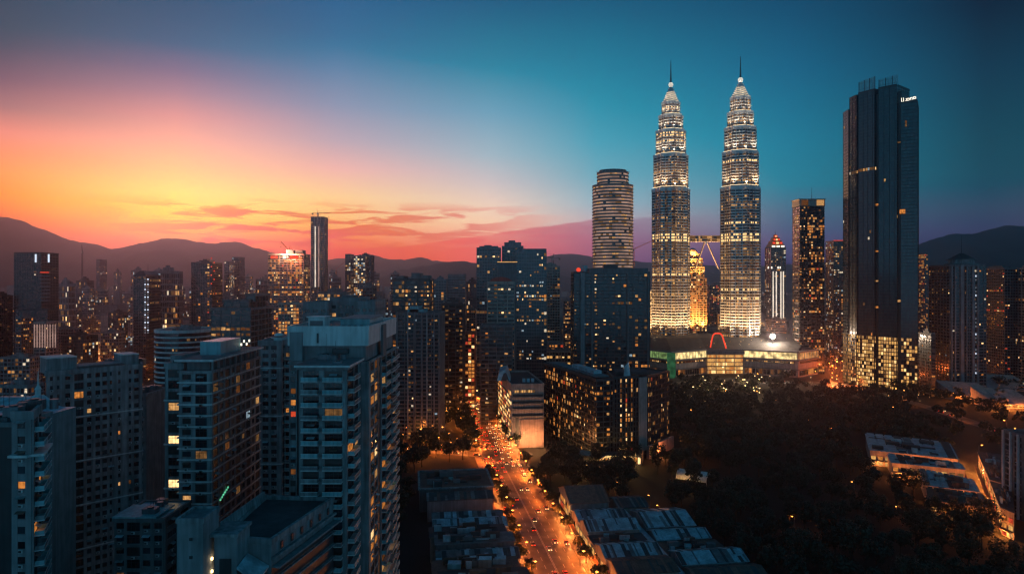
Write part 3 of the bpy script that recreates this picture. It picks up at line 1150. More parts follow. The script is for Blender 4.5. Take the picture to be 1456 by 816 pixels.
tw.mb('crown').prism(rect(x0 - 2.2, y0 - 2, x1 + 1.5, y1), zc + 8.5, zc + 9.6, 'conc_warm')
for a, c in ((.06, .33), (.68, .98)):
    tw.mb('crown_panel').box(x0 + (x1 - x0) * a, y0 - 1.3, zc + .6, x0 + (x1 - x0) * c, y0 - .85, zc + 8, 'room_warm' if a > .5 else 'room_amber_dim')
tw.new('antenna').tube((x0 + 20, y0 + 9, zc + 9), (x0 + 20, y0 + 9, zc + 26), .35, .12, 'dark_metal', 6)
for i in range(24):
    z = 20 + i * 8.3
    tw.mb('balcony').box(x0 - 1.4, y0 + 1, z, x0 - .3, y0 + 14, z + 1.1, 'conc_warm')
    tw.mb('balcony_light').box(x0 - 1.0, y0 + .2, z + 2, x0 - .4, y0 + .7, z + 3.4, random.Random(i).choice(('room_amber', 'room_warm', 'room_amber_dim')))
tw.done()
tw = TW('office_tower', 'square office tower with a red roof edge between the amber and the huge dark towers', 1174, 1204, 343, 1120, 28, sep=60, plant=0, fr='black_frame', lit=dict(p=.3, pal='office', fp=.05))
pl = tw.plan
tw.new('roof_light').box(pl[0][0], pl[0][1] - .6, tw.z1 + .6, pl[1][0], pl[0][1] - .3, tw.z1 + 1.5, 'lamp_red_dim')
tw.done()
TW('office_tower', 'far dim maroon office tower in the gap between the twin towers', 1004, 1031, 402, 1550, 30, fr='pink_wall', lit=dict(p=.16, pal='red')).done()

# ---- broad dark slab in the middle and the group left of it
tw = TW('apartment_block', 'broad dark apartment slab with scattered lit windows and a red lamp on its roof', 812, 924, 388, 690, 34, sep=100, top=False, fr='black_frame', bay=2.9, fh=3.4, glass='blue', band=(1.1, .25), pier=(.55, .4, 2), lit=dict(p=.10, pal='warm', spread=.5, colspread=.7, fp=.0, rows=((516, 524, .42),)))
pl = tw.plan
x0, y0, x1, y1 = bbox(pl)
zt = Z(388, 690)
for a, c in ((.085, .14), (.225, .25), (.70, .72), (.965, .985)):
    tw.mb('pilaster').box(x0 + (x1 - x0) * a, y0 - 1.6, 0, x0 + (x1 - x0) * c, y0 + .5, zt, 'conc_grey' if a < .2 else 'conc_dark')
tw.mb('attic').prism(rect(x0 + 15, y0 - .9, x1 - 2, y1 - 1), zt - .5, zt + 4.6, 'conc_dark', 'roof_dark')
tw.new('water_tank').tube((x0 + 11, y0 + 8, zt), (x0 + 11, y0 + 8, zt + 7.5), 3.2, 3.2, 'teal_paint', 14)
tw.new('cooling_unit').box(x0 + 30, y0 + 6, zt + 4.5, x0 + 44, y0 + 16, zt + 8, 'dark_metal')
s = tw.new('roof_lamp')
s.ball((x0 + 4.5, y0 + 1, zt + 3.0), 2.2, 'lamp_red_dim', 10)
s.tube((x0 + 4.5, y0 + 1, zt), (x0 + 4.5, y0 + 1, zt + 1), .4, .4, 'dark_metal', 6)
tw.done()
TW('office_tower', 'dark blue glass tower with a stepped flat top at the end of the avenue', 678, 712, 349, 830, 28, sep=30, glass='blue', fr='mid_metal', plant=.8, h=3, lit=dict(p=.05, pal='warm', rows=((363, 367, .8), (396, 399, .6)))).done()
TW('office_tower', 'blue grey glass tower with a pale lit cornice behind the red domed block', 714, 744, 343, 900, 30, sep=30, glass='blue', fr='mid_metal', plant=.8, h=6, lit=dict(p=.13, pal='office')).done()
tw = TW('office_tower', 'brown glass block with a red barrel roof and lit upper floors beside the avenue', 693, 731, 402, 655, 30, sep=80, top=False, fr='conc_warm', band=(1.2, .4), pier=(.9, .6, 3), lit=dict(p=.13, pal='warm', rows=((409, 413, .8), (487, 491, .8)), fp=.06))
pl = tw.plan
x0, y0, x1, y1 = bbox(pl)
zt = Z(402, 655)
b = tw.new('barrel_roof')
n = 10
arc = [((x0 + x1) / 2 - (x1 - x0) * .44 * math.cos(math.pi * i / n), zt + 5.4 * math.sin(math.pi * i / n)) for i in range(n + 1)]
for (xa, za), (xc, zc) in zip(arc, arc[1:]):
    b.hull8([(xa, y0 + 1, zt - .1), (xc, y0 + 1, zt - .1), (xc, y1 - 1, zt - .1), (xa, y1 - 1, zt - .1)], [(xa, y0 + 1, za), (xc, y0 + 1, zc), (xc, y1 - 1, zc), (xa, y1 - 1, za)], 'red_paint')
tw.done()
TW('apartment_tower', 'grey ribbed lower tower under the red domed block with a white lit floor', 684, 728, 464, 615, 26, sep=60, top=False, fr='conc_dark', pier=(.4, .7, 2), lit=dict(p=.12, pal='warm', rows=((487, 490, .9),))).done()
tw = TW('glass_tower', 'teal glass tower full of scattered lit offices beside the broad dark slab', 734, 777, 359, 735, 34, sep=100, glass='teal', fr='mid_metal', top=False, bay=2.6, band=(.7, .15), pier=(.25, .25, 1), lit=dict(p=.15, pal='office', spread=.8, rows=((404, 408, .85), (372, 390, .16))))
x0, y0, x1, y1 = bbox(tw.plan)
tw.mb('roof_screen').ring(rect(x0 + .6, y0 + .6, x1 - .6, y1 - .6), rect(x0, y0, x1, y1), tw.z1, tw.z1 + 4, 'mid_metal')
tw.new('antenna').tube((x0 + 9, y0 + 9, tw.z1), (x0 + 9, y0 + 9, tw.z1 + 7), .2, .1, 'dark_metal', 6)
tw.mb('lit_ledge').box(x0 - 20, y0 - 1, Z(373, 735), x0 + 1, y0 + 14, Z(372, 735), 'room_gold')
tw.mb('wing').prism(rect(x0 - 20, y0 - 1, x0 - .2, y0 + 20), 0, Z(373, 735) - .1, 'conc_dark')
tw.done()
TW('office_tower', 'plain brown concrete tower topped by a tower crane beside the teal glass tower', 770, 796, 374, 930, 30, sep=20, fr='conc_warm', glass='dark', plant=.6, h=4, lit=dict(p=.07, pal='warm')).done()
TW('shop_block', 'low building with a blazing golden shopfront at the foot of the brown crane tower', 776, 811, 500, 760, 20, cat='shop', sep=20, top=False, fr='conc_warm', lit=dict(p=.75, pal='gold')).done()
TW('office_block', 'small red lit office block in the dip right of the teal glass tower', 779, 801, 489, 820, 20, cat='building', sep=20, top=False, fr='pink_wall', lit=dict(p=.5, pal='red')).done()
TW('office_tower', 'slim lit tower in the far gap beside the brown crane tower', 800, 811, 424, 1250, 20, sep=0, fr='conc_grey', lit=dict(p=.4, pal='warm')).done()

# ---- centre left
tw = TW('apartment_block', 'dark apartment tower with rows of yellow windows rising above the ribbed blue block', 558, 617, 398, 600, 30, sep=100, top=False, fr='black_frame', bay=2.7, pier=(1.1, .6, 4), lit=dict(p=.30, pal='warm', spread=.5, colspread=.9))
x0, y0, x1, y1 = bbox(tw.plan)
zt = tw.z1
for a, c, hh in ((.1, .3, 3.4), (.5, .72, 6), (.74, .95, 4)):
    tw.mb('attic').prism(rect(x0 + (x1 - x0) * a, y0 + 1, x0 + (x1 - x0) * c, y1 - 4), zt - .2, zt + hh, 'conc_dark', 'roof_dark')
tw.done()
tw = TW('apartment_block', 'ribbed blue apartment block with many yellow windows between the white corner tower and the avenue', 563, 632, 446, 560, 34, sep=100, top=False, fr='conc_dark', glass='blue', bay=2.4, fh=3.1, pier=(.5, .9, 3), lit=dict(p=.20, pal='warm', spread=.35, colspread=1.0, fp=0))
x0, y0, x1, y1 = bbox(tw.plan)
for a in (.03, .27, .43, .58, .70, .86, .97):
    tw.mb('rib').box(x0 + (x1 - x0) * a - .5, y0 - 1.9, 0, x0 + (x1 - x0) * a + .5, y0 + .3, tw.z1 + 1.6, 'conc_grey' if a in (.27, .70) else 'mid_metal')
for a, c, hh in ((.25, .62, 3.5), (.3, .5, 6)):
    tw.mb('attic').prism(rect(x0 + (x1 - x0) * a, y0 + 2, x0 + (x1 - x0) * c, y1 - 6), tw.z1 - .2, tw.z1 + hh, 'teal_paint', 'roof_dark')
tw.done()
TW('apartment_block', 'dim ribbed tower with a white streak of windows beside the red lit lane', 628, 661, 425, 640, 30, sep=60, fr='black_frame', glass='dark', pier=(.5, .7, 2), plant=.6, lit=dict(p=.10, pal='warm', colspread=1.2)).done()
TW('office_tower', 'narrow blue glass tower with lit corner behind the yellow windowed apartments', 616, 637, 393, 900, 24, sep=20, glass='teal', fr='mid_metal', lit=dict(p=.3, pal='office')).done()
TW('office_tower', 'blank grey windowless tower behind the dim ribbed tower', 637, 663, 391, 980, 26, sep=0, top=False, glass='glass', fr='conc_grey', band=(3.0, .2), pier=None).done()
TW('shop_block', 'narrow building glowing red in the lane beside the dim ribbed tower', 661, 676, 474, 700, 16, cat='building', sep=0, top=False, fr='brick_wall', lit=dict(p=.75, pal='red')).done()
TW('office_block', 'small pale lit tower up the lane above the red glow', 664, 677, 436, 1000, 20, cat='building', sep=0, fr='conc_warm', lit=dict(p=.35, pal='amber')).done()
tw = TW('unfinished_tower', 'very slim tower under construction with two white light strips and a crane on its top', 442, 466, 309, 1300, 26, sep=0, top=False, fr='conc_warm', glass='dark', pier=(1.2, .6, 2), lit=dict(p=.10, pal='dim'))
for px in (448.5, 453.5):
    tw.new('light_strip').box(X(px, 1300) - .9, 1298.4, Z(408, 1300), X(px, 1300) + .9, 1299, Z(322, 1300), 'strip_white' if px < 450 else 'strip_pink')
tw.done()
tw = TW('unfinished_tower', 'wide half built tower hung with orange lamps and red roof lights, crane above it', 381, 441, 362, 1050, 34, sep=60, top=False, fr='pink_wall', glass='glass', bay=3, band=(.9, .4), pier=(.5, .4, 2), lit=dict(p=.34, pal='amber', fp=.08, fill=.7))
x0, y0, x1, y1 = bbox(tw.plan)
for a, c, m in ((.08, .28, 'lamp_red_dim'), (.62, .85, 'lamp_red_dim'), (.42, .52, 'sign_white')):
    tw.new('roof_lamp').box(x0 + (x1 - x0) * a, y0 - 1, tw.z1 - 6, x0 + (x1 - x0) * c, y0 - .6, tw.z1 - 2, m)
for a in (.5, .75):
    tw.mb('roof_frame').prism(rect(x0 + (x1 - x0) * a, y0 + 3, x0 + (x1 - x0) * (a + .2), y0 + 20), tw.z1 - .1, tw.z1 + 7, 'conc_dark')
tw.light('floodlight', 'POINT', (x0 + (x1 - x0) * .47, y0 - 6, tw.z1 + 3), 60000, (1, .6, .35), 1)
tw.light('floodlight', 'POINT', (x0 + (x1 - x0) * .75, y0 - 6, tw.z1 - 4), 60000, (1, .3, .15), 1)
tw.done()
TW('office_block', 'low orange lit block at the foot of the half built tower', 396, 442, 432, 760, 22, sep=30, top=False, fr='conc_warm', lit=dict(p=.5, pal='amber')).done()
tw = TW('office_tower', 'dark block with a projecting flat roof right of the slim unfinished tower', 508, 532, 360, 1250, 30, sep=20, fr='conc_dark', lit=dict(p=.08, pal='dim'))
tw.done()
TW('office_tower', 'pale lit slab joined to the dark flat roofed block', 503, 521, 364, 1235, 12, sep=0, top=False, fr='conc_pale', lit=dict(p=.5, pal='office')).done()
TW('glass_tower', 'blue lit glass slab left of the pale slab', 491, 503, 362, 1280, 26, sep=0, top=False, glass='teal', fr='mid_metal', lit=dict(p=.25, pal='office')).done()
TW('office_block', 'wide low office block with a red fire lit top floor behind the white corner tower', 452, 500, 410, 700, 24, sep=40, fr='conc_dark', lit=dict(p=.16, pal='office', rows=((411, 417, .7),))).done()
TW('office_block', 'grey cube office with a bright lit side beside the slim unfinished tower', 516, 535, 402, 800, 22, sep=20, fr='conc_dark', lit=dict(p=.10, pal='amber')).done()

# ---- left
tw = TW('office_tower', 'wide dark tower with two white lights on its top edge far over the old town', 20, 83, 360, 900, 34, sep=30, top=False, glass='dark', fr='black_frame', lit=dict(p=.02, pal='warm', fp=.02, fill=.25))
x0, y0, x1, y1 = bbox(tw.plan)
for px in (51.5, 70):
    tw.new('roof_light').box(X(px, 900) - .9, 898.6, Z(373, 900), X(px, 900) + .9, 899.4, Z(361.5, 900), 'strip_cool')
for k in range(9):
    tw.mb('louvre').box(X(58, 900), 898.4, Z(388 + k * 5, 900), X(72, 900), 899.4, Z(386.6 + k * 5, 900), 'mid_metal')
tw.new('roof_light').box(X(58, 900), 898.4, Z(388, 900), X(71, 900), 899.2, Z(386.5, 900), 'lamp_red_dim')
tw.done()
TW('office_block', 'glazed podium block in front of the wide dark tower', 22, 83, 441, 860, 20, sep=0, top=False, fr='dark_metal', glass='dark', lit=dict(p=.03, pal='dim')).done()
tw = TW('apartment_block', 'small block with glowing pink vertical strips over an orange lit street', 48, 83, 459, 780, 22, sep=20, top=False, fr='pink_wall', lit=dict(p=.06, pal='warm'), pier=(.9, .6, 2))
for i in range(9):
    q = X(50 + i * 3.7, 780)
    tw.new('light_strip').box(q - .5, 778.6, Z(494, 780), q + .5, 779.2, Z(461, 780), 'strip_pink')
tw.done()
TW('office_block', 'block with one orange lit stairwell beside the pink strip block', 22, 47, 446, 800, 20, sep=30, fr='conc_dark', lit=dict(p=.10, pal='amber', rows=((449, 490, .35),))).done()
TW('office_tower', 'dim tower cut by the edge of the picture beside the wide dark tower', -12, 18, 416, 880, 30, sep=30, fr='black_frame', lit=dict(p=.05, pal='warm')).done()
TW('office_tower', 'thin lone tower in the haze before the mountains', 137, 152, 369, 2200, 40, sep=0, top=False, fr='conc_dark', pier=None, band=(1.4, .2), lit=dict(p=.05, pal='warm')).done()
tw = TW('office_tower', 'dark tower with chamfered shoulders, mast and a ladder of white lights', 190, 228, 392, 880, 36, sep=30, top=False, fr='black_frame', glass='dark', lit=dict(p=.04, pal='dim'))
x0, y0, x1, y1 = bbox(tw.plan)
tw.mb('attic').prism(rect(x0, y0, x1, y1), tw.z1, tw.z1 + 6, 'black_frame', poly2=rect(x0 + 5, y0 + 4, x1 - 5, y1 - 4))
tw.new('antenna').tube(((x0 + x1) / 2 + 2, y0 + 16, tw.z1 + 5), ((x0 + x1) / 2 + 2, y0 + 16, tw.z1 + 15), .3, .12, 'dark_metal', 6)
for i in range(22):
    for q in (207, 211):
        z = Z(398 + i * 3.6, 880)
        tw.new('light_strip').box(X(q, 880) - .8, 878.6, z, X(q, 880) + .8, 879.2, z + 1.5, 'strip_cool' if (i * 7 + q) % 5 < 2 else 'strip_dim')
tw.done()
tw = TW('office_tower', 'tall dark tower with red warning lights on its stepped roof', 272, 316, 369, 950, 34, sep=30, glass='dark', fr='black_frame', plant=.5, h=4, lit=dict(p=.05, pal='amber', colspread=1.1))
x0, y0, x1, y1 = bbox(tw.plan)
for i in range(7):
    tw.new('roof_light').box(X(301 + (i % 2) * 4, 950) - .6, 948.7, Z(368 + i * 6, 950), X(301 + (i % 2) * 4, 950) + .6, 949.4, Z(366.5 + i * 6, 950), 'lamp_red_dim')
tw.done()
TW('office_tower', 'pair topped hazy tower with a bright corner behind the red lit tower', 319, 333, 372, 1500, 26, sep=0, top=False, fr='conc_grey', lit=dict(p=.4, pal='office')).done()
TW('office_tower', 'taller flat topped hazy tower next to the bright cornered one', 330, 348, 366, 1540, 30, sep=0, top=False, fr='conc_dark', lit=dict(p=.06, pal='office')).done()
TW('apartment_tower', 'tower with a bright red and white edge in the hazy middle distance', 240, 256, 408, 1300, 26, sep=0, fr='conc_grey', pier=(.6, .5, 2), lit=dict(p=.15, pal='office')).done()
tw = TW('office_block', 'broad stepped dark glass office above the curved white banded block', 300, 386, 440, 460, 40, sep=50, top=False, fr='conc_dark', glass='dark', band=(.55, .5), pier=(.3, .4, 2), lit=dict(p=.02, pal='dim'))
x0, y0, x1, y1 = bbox(tw.plan)
block(tw, rect(x0 + 6, y0 + 5, x1 - 3, y1 - 4), tw.z1 - .05, tw.z1 + 5, 3.5, 3, 'dark', 'conc_dark', None, (.6, .4), (.3, .4, 2))
block(tw, rect(x0 + 20, y0 + 8, x1, y1 - 4), tw.z1 + 4.9, tw.z1 + 9, 3.5, 3, 'dark', 'conc_dark', None, (.6, .4), (.3, .4, 2))
tw.done()
t = T('office_block', 'curved white banded office block below the stepped dark glass office', 'building', P(242, 515), sep=40)
x0, x1 = X(205, 500), X(282, 500)
pl = []
for i in range(13):
    th = math.pi + math.pi * i / 12
    pl.append(((x0 + x1) / 2 + (x1 - x0) / 2 * math.cos(th), 520 + 20 * math.sin(th)))
pl += [(x1, 545), (x0, 545)]
block(t, pl, 0, Z(472, 500), 3.6, 3, 'dark', 'white_paint', Lit(3, .05, 'warm'), (1.15, .7), None, roof='roof_grey', parapet=1)
clutter(t, rect(x0 + 6, 512, x1 - 6, 540), Z(472, 500), 4, .5, 0, 'conc_grey', 2.5)
t.done()

# ---- right
tw = TW('hotel_tower', 'pale piered dark hotel tower with a little domed pavilion and mast on its roof', 1321, 1402, 378, 800, 40, sep=90, top=False, fr='conc_dark', glass='dark', bay=2.8, pier=(.6, .5, 2), lit=dict(p=.05, pal='warm', fp=0, rows=((383, 387, .5),)))
x0, y0, x1, y1 = bbox(tw.plan)
for a, c in ((.02, .05), (.12, .15), (.28, .36), (.44, .46), (.60, .66), (.74, .77)):
    tw.mb('pier').box(x0 + (x1 - x0) * a, y0 - 1.7, 0, x0 + (x1 - x0) * c, y0 + .5, tw.z1 + 1, 'conc_grey')
for i in range(26):
    if i % 4 != 3:
        tw.new('light_strip').box(x0 + (x1 - x0) * .695, y0 - 1.2, 20 + i * 4.4, x0 + (x1 - x0) * .715, y0 - .7, 22 + i * 4.4, 'strip_cool' if i % 5 == 0 else 'strip_dim')
cx, cy, zt = (x0 + x1) / 2 + 4, y0 + 18, tw.z1
d_ = tw.new('roof_pavilion')
oc = lambda r: [(cx + r * math.cos(2 * math.pi * i / 12), cy + r * math.sin(2 * math.pi * i / 12)) for i in range(12)]
d_.prism(oc(17), zt, zt + 3, 'conc_dark')
d_.prism(oc(13), zt + 3, zt + 7, 'conc_pale')
d_.prism(oc(15), zt + 7, zt + 8, 'conc_dark')
d_.prism(oc(14), zt + 8, zt + 15, 'roof_dark', poly2=oc(2))
tw.new('antenna').tube((cx, cy, zt + 14.5), (cx, cy, zt + 36), .4, .12, 'dark_metal', 6)
tw.done()
TW('apartment_block', 'dim brown apartment tower dotted with red windows right of the domed hotel', 1398, 1444, 378, 880, 40, sep=60, fr='conc_dark', glass='dark', plant=.7, h=3, lit=dict(p=.07, pal='red')).done()
TW('apartment_tower', 'pale ribbed tower cut by the picture edge next to the dim brown apartments', 1443, 1480, 376, 850, 34, sep=20, fr='conc_grey', pier=(.7, .7, 2), lit=dict(p=.06, pal='warm')).done()
TW('office_tower', 'thin speckled tower with a pale lit top just past the huge dark tower', 1303, 1319, 361, 1250, 26, sep=30, top=False, fr='conc_dark', lit=dict(p=.35, pal='amber', rows=((361, 366, .9),))).done()
TW('office_block', 'low dark block behind the domed hotel tower', 1306, 1330, 470, 760, 24, sep=20, fr='black_frame', lit=dict(p=.05, pal='amber')).done()

# ---- cranes
def crane(label, px, d, z0, h, jib, back, az, lift, col='orange_paint'):
    x, y = X(px, d), d
    t = T('tower_crane', label, 'crane', (x, y, z0))
    m = t.new('mast')
    w = 1.1
    for sx in (-w, w):
        for sy in (-w, w):
            m.tube((x + sx, y + sy, z0), (x + sx, y + sy, z0 + h), .28, .28, col, 5)
    n = max(2, int(h / 3))
    for k in range(n):
        za, zb = z0 + h * k / n, z0 + h * (k + 1) / n
        s = 1 if k % 2 else -1
        m.tube((x - w * s, y - w, za), (x + w * s, y - w, zb), .17, .17, col, 4)
        m.tube((x - w, y - w * s, za), (x - w, y + w * s, zb), .17, .17, col, 4)
    c, s_ = math.cos(az), math.sin(az)
    dirv = Vector((c * math.cos(lift), s_ * math.cos(lift), math.sin(lift)))
    o = Vector((x, y, z0 + h))
    j = t.new('jib')
    up = Vector((0, 0, 1))
    sd_ = Vector((-s_, c, 0))
    e = o + dirv * jib
    n = max(4, int(jib / 4))
    for q in (sd_ * .8, -sd_ * .8, up * 1.6):
        j.tube(tuple(o + q), tuple(e + q * .5), .25, .16, col, 4)
    for k in range(n):
        a = o + dirv * jib * k / n
        b2 = o + dirv * jib * (k + 1) / n
        j.tube(tuple(a + sd_ * .7), tuple(b2 + up * 1.2), .13, .13, col, 4)
        j.tube(tuple(a - sd_ * .7), tuple(b2 + up * 1.2), .13, .13, col, 4)
    cj = t.new('counter_jib')
    bk = o - Vector((c, s_, 0)) * back
    for q in (sd_ * .8, -sd_ * .8):
        cj.tube(tuple(o + q), tuple(bk + q), .3, .3, col, 4)
    cj.hull8(*[[tuple(bk + Vector(v)) for v in ((-1.2, -1.2, zz), (1.2, -1.2, zz), (1.2, 1.2, zz), (-1.2, 1.2, zz))] for zz in (-2.4, .4)], 'conc_grey')
    ap = t.new('apex')
    top = o + up * (6 if lift < .2 else 8) - Vector((c, s_, 0)) * 1.5
    ap.tube(tuple(o), tuple(top), .4, .25, col, 5)
    ap.tube(tuple(top), tuple(o + dirv * jib * .7 + up * .8), .09, .09, 'dark_metal', 4)
    ap.tube(tuple(top), tuple(bk), .09, .09, 'dark_metal', 4)
    cb = t.new('cab')
    cb.box(x - 1.1, y - 2.6, z0 + h - 2.4, x + 1.1, y - 1.15, z0 + h - .2, 'white_paint')
    hk = t.new('hook')
    he = o + dirv * jib * (.85 if lift < .2 else .98)
    hk.tube(tuple(he), tuple(he - up * 7), .1, .1, 'dark_metal', 4)
    hk.box(he.x - .4, he.y - .4, he.z - 8.2, he.x + .4, he.y + .4, he.z - 7, 'dark_metal')
    t.done()


crane('tower crane with a level jib on top of the very slim unfinished tower', 452, 1315, Z(309, 1300) - .02, 9, 24, 10, 0, 0, 'red_paint')
crane('red luffing crane leaning over the wide half built tower with orange lamps', 411, 1065, Z(362, 1050) - .02, 6, 19, 7, math.pi, .85, 'red_paint')
crane('small red crane in the haze right of the very slim unfinished tower', 478, 1900, 0, 158, 36, 12, .3, .7, 'red_paint')
crane('dark crane with a slanting jib on the brown concrete tower', 786, 945, Z(374, 930) - 5, 12, 30, 9, math.pi, .12, 'dark_metal')
crane('long jib crane reaching from the banded round tower toward the twin towers', 900.5, 1010, 0, Z(354, 1010) - 1, 34, 10, .1, .42, 'orange_paint')
crane('lone crane with its jib up, standing in the haze before the mountains', 117, 1700, 0, 196, 22, 9, 2.2, .95, 'dark_metal')
# ================================================================= apartment houses close by
WIN, BAL = {}, {}


def win_mesh(w, h, m, fr):
    k = (round(w, 2), round(h, 2), m, fr)
    if k not in WIN:
        b, pn = MB(), MB()
        pn.box(-w / 2, -.05, 0, w / 2, .02, h, m)
        b.pane = pn
        for x0, x1, z0, z1 in ((-w / 2 - .04, -w / 2 + .07, -.05, h + .04), (w / 2 - .07, w / 2 + .04, -.05, h + .04), (-w / 2 + .07, w / 2 - .07, -.05, .06), (-w / 2 + .07, w / 2 - .07, h - .06, h + .04)):
            b.box(x0, -.12, z0, x1, .015, z1, fr)
        n = max(1, round(w / 1.1))
        for i in range(1, n):
            x = -w / 2 + w * i / n
            b.box(x - .035, -.10, .06, x + .035, .01, h - .06, fr)
        if h > 1.7:
            b.box(-w / 2 + .07, -.09, h * .68, w / 2 - .07, .012, h * .68 + .06, fr)
        b.box(-w / 2 - .15, -.34, -.14, w / 2 + .15, 0, -.06, 'conc_grey')
        WIN[k] = b
    return WIN[k]


def bal_mesh(w, dep, rail, slab):
    k = (round(w, 2), round(dep, 2), rail, slab)
    if k not in BAL:
        b = MB()
        b.box(-w / 2, -dep, -.16, w / 2, .05, .06, slab)
        b.box(-w / 2 + .05, -dep + .05, .10, w / 2 - .05, -dep + .09, .95, rail)
        for s in (-1, 1):
            b.box(s * (w / 2 - .07) - .02, -dep + .1, .10, s * (w / 2 - .07) + .02, -.1, .95, rail)
        b.box(-w / 2, -dep, .95, w / 2, -dep + .12, 1.04, 'white_paint')
        for i in range(int(w / .9) + 1):
            x = -w / 2 + .05 + (w - .1) * i / int(w / .9)
            b.box(x - .03, -dep + .01, .06, x + .03, -dep + .05, .95, 'mid_metal')
        BAL[k] = b
    return BAL[k]


ACM = []


def AC_MESH():
    if not ACM:
        b = MB()
        b.box(-.45, -.62, 0, .45, -.30, .62, 'white_paint')
        b.box(-.4, -.64, .08, .2, -.615, .54, 'dark_metal')
        b.box(-.42, -.30, .02, -.36, 0, .06, 'dark_metal')
        b.box(.36, -.30, .02, .42, 0, .06, 'dark_metal')
        ACM.append(b.mesh('air_conditioner'))
    return ACM[0]


AWM = {}


def AWN_MESH(m):
    if m not in AWM:
        b = MB()
        b.hull8([(-1.0, -1.15, -.35), (1.0, -1.15, -.35), (1.0, -.2, 0), (-1.0, -.2, 0)], [(-1.0, -1.15, -.31), (1.0, -1.15, -.31), (1.0, -.2, .04), (-1.0, -.2, .04)], m)
        AWM[m] = b.mesh('awning')
    return AWM[m]


def condo(t, plan, z0, z1, fh, wall, faces, seed, lit=.06, pal='warm', fr='dark_metal', rail='teal_paint', limit=95, roof='roof_dark', parapet=1.3, belt=0):
    r = random.Random(seed)
    FOOT.append(plan)
    names, wt = [a for a, _ in PAL[pal]], [b for _, b in PAL[pal]]
    body = t.mb('wall')
    body.prism(plan, z0, z1, wall, roof)
    body.ring(offset(plan, -.3), offset(plan, .42), z1 - .4, z1 + parapet, wall)
    nf = round((z1 - z0) / fh)
    fh = (z1 - z0) / nf
    wins, bals = t.__dict__.setdefault('wins', []), t.__dict__.setdefault('bals', [])
    for e, bays in faces.items():
        a, c = plan[e], plan[(e + 1) % len(plan)]
        L = math.dist(a, c)
        ux, uy = (c[0] - a[0]) / L, (c[1] - a[1]) / L
        rz = math.atan2(uy, ux)
        tot = sum(w for _, w in bays)
        x = 0
        at = lambda q: (a[0] + ux * q, a[1] + uy * q)
        for typ, w in bays:
            bw = w / tot * L
            m = x + bw / 2
            if typ == 'w':
                body.slab(at(x), at(x + bw), -.05, .32, z0, z1 - .45, wall)
            elif typ == 's':
                body.slab(at(x), at(x + bw), -.04, .03, z0, z1 - .45, 'black_frame')
            else:
                ow = {'n': .42, 'd': .68, 'f': .86, 'b': .84, 'c': .9}[typ] * bw
                oh = {'n': 1.35, 'd': 1.55, 'f': 2.3, 'b': 2.25, 'c': 2.35}[typ]
                sill = {'n': 1.0, 'd': .85, 'f': .25, 'b': .12, 'c': .1}[typ]
                oh = min(oh, fh - sill - .35)
                for s0, s1 in ((x, m - ow / 2), (m + ow / 2, x + bw)):
                    body.slab(at(s0), at(s1), -.05, .32, z0, z1 - .45, wall)
                for k in range(nf):
                    zf = z0 + k * fh
                    zt = zf + sill + oh
                    zn = zf + fh + sill if k < nf - 1 else z1 - .45
                    body.slab(at(m - ow / 2 - .02), at(m + ow / 2 + .02), -.05, .26, zt, zn, wall)
                    if k == 0:
                        body.slab(at(m - ow / 2 - .02), at(m + ow / 2 + .02), -.05, .26, zf, zf + sill, wall)
                    p = at(m)
                    ml = r.choices(names, wt)[0] if r.random() < lit * (1.6 if r.random() < .3 else .8) else r.choice(['glass_a', 'glass_a', 'glass_b', 'glass_c', 'glass_blue'])
                    q = (p[0] + uy * .06, p[1] - ux * .06, zf + sill)
                    wins.append((q, rz, win_mesh(ow, oh, ml, fr)))
                    if typ in 'bc':
                        q = (p[0] + uy * .3, p[1] - ux * .3, zf + .05)
                        bals.append((q, rz, bal_mesh(bw * .96, 1.5 if typ == 'b' else 1.9, r.choice((rail, rail, rail, 'mid_metal', 'conc_pale')), 'white_paint')))
            x += bw
    if belt:
        for k in range(belt, nf, belt):
            body.ring(offset(plan, -.1), offset(plan, .48), z0 + k * fh - .2, z0 + k * fh + .2, 'white_paint')
    t.limit = limit
    # cooling boxes hung on the walls, tanks and aerials on the roof
    for q, rz, wm_ in r.sample(wins, min(len(wins), 60)):
        if Z(830, q[1]) < q[2]:
            t.obj('air_conditioner', AC_MESH(), (q[0], q[1], q[2] - .75), rz)
    for q, rz, wm_ in r.sample(wins, min(len(wins), 34)):
        if Z(830, q[1]) < q[2]:
            t.obj('awning', AWN_MESH(r.choice(('roof_blue', 'roof_rust', 'conc_pale'))), (q[0], q[1], q[2] + 1.62), rz)
    if z1 > 60:
        clutter(t, offset(plan, -1.2), z1 - (9.2 if seed == 21 else 0), seed, 0, 0)
        x0, y0, x1, y1 = bbox(plan)
        for k in range(2):
            px_, py_ = x0 + (x1 - x0) * r.uniform(.3, .7), y0 + (y1 - y0) * r.uniform(.3, .7)
            t.new('antenna').tube((px_, py_, z1 - .1), (px_, py_, z1 + r.uniform(5, 9)), .07, .04, 'dark_metal', 5)
            t.new('water_tank').tube((px_ + 1.6, py_ + 2, z1 - .1), (px_ + 1.6, py_ + 2, z1 + 2.1), .9, .9, 'mid_metal', 12)


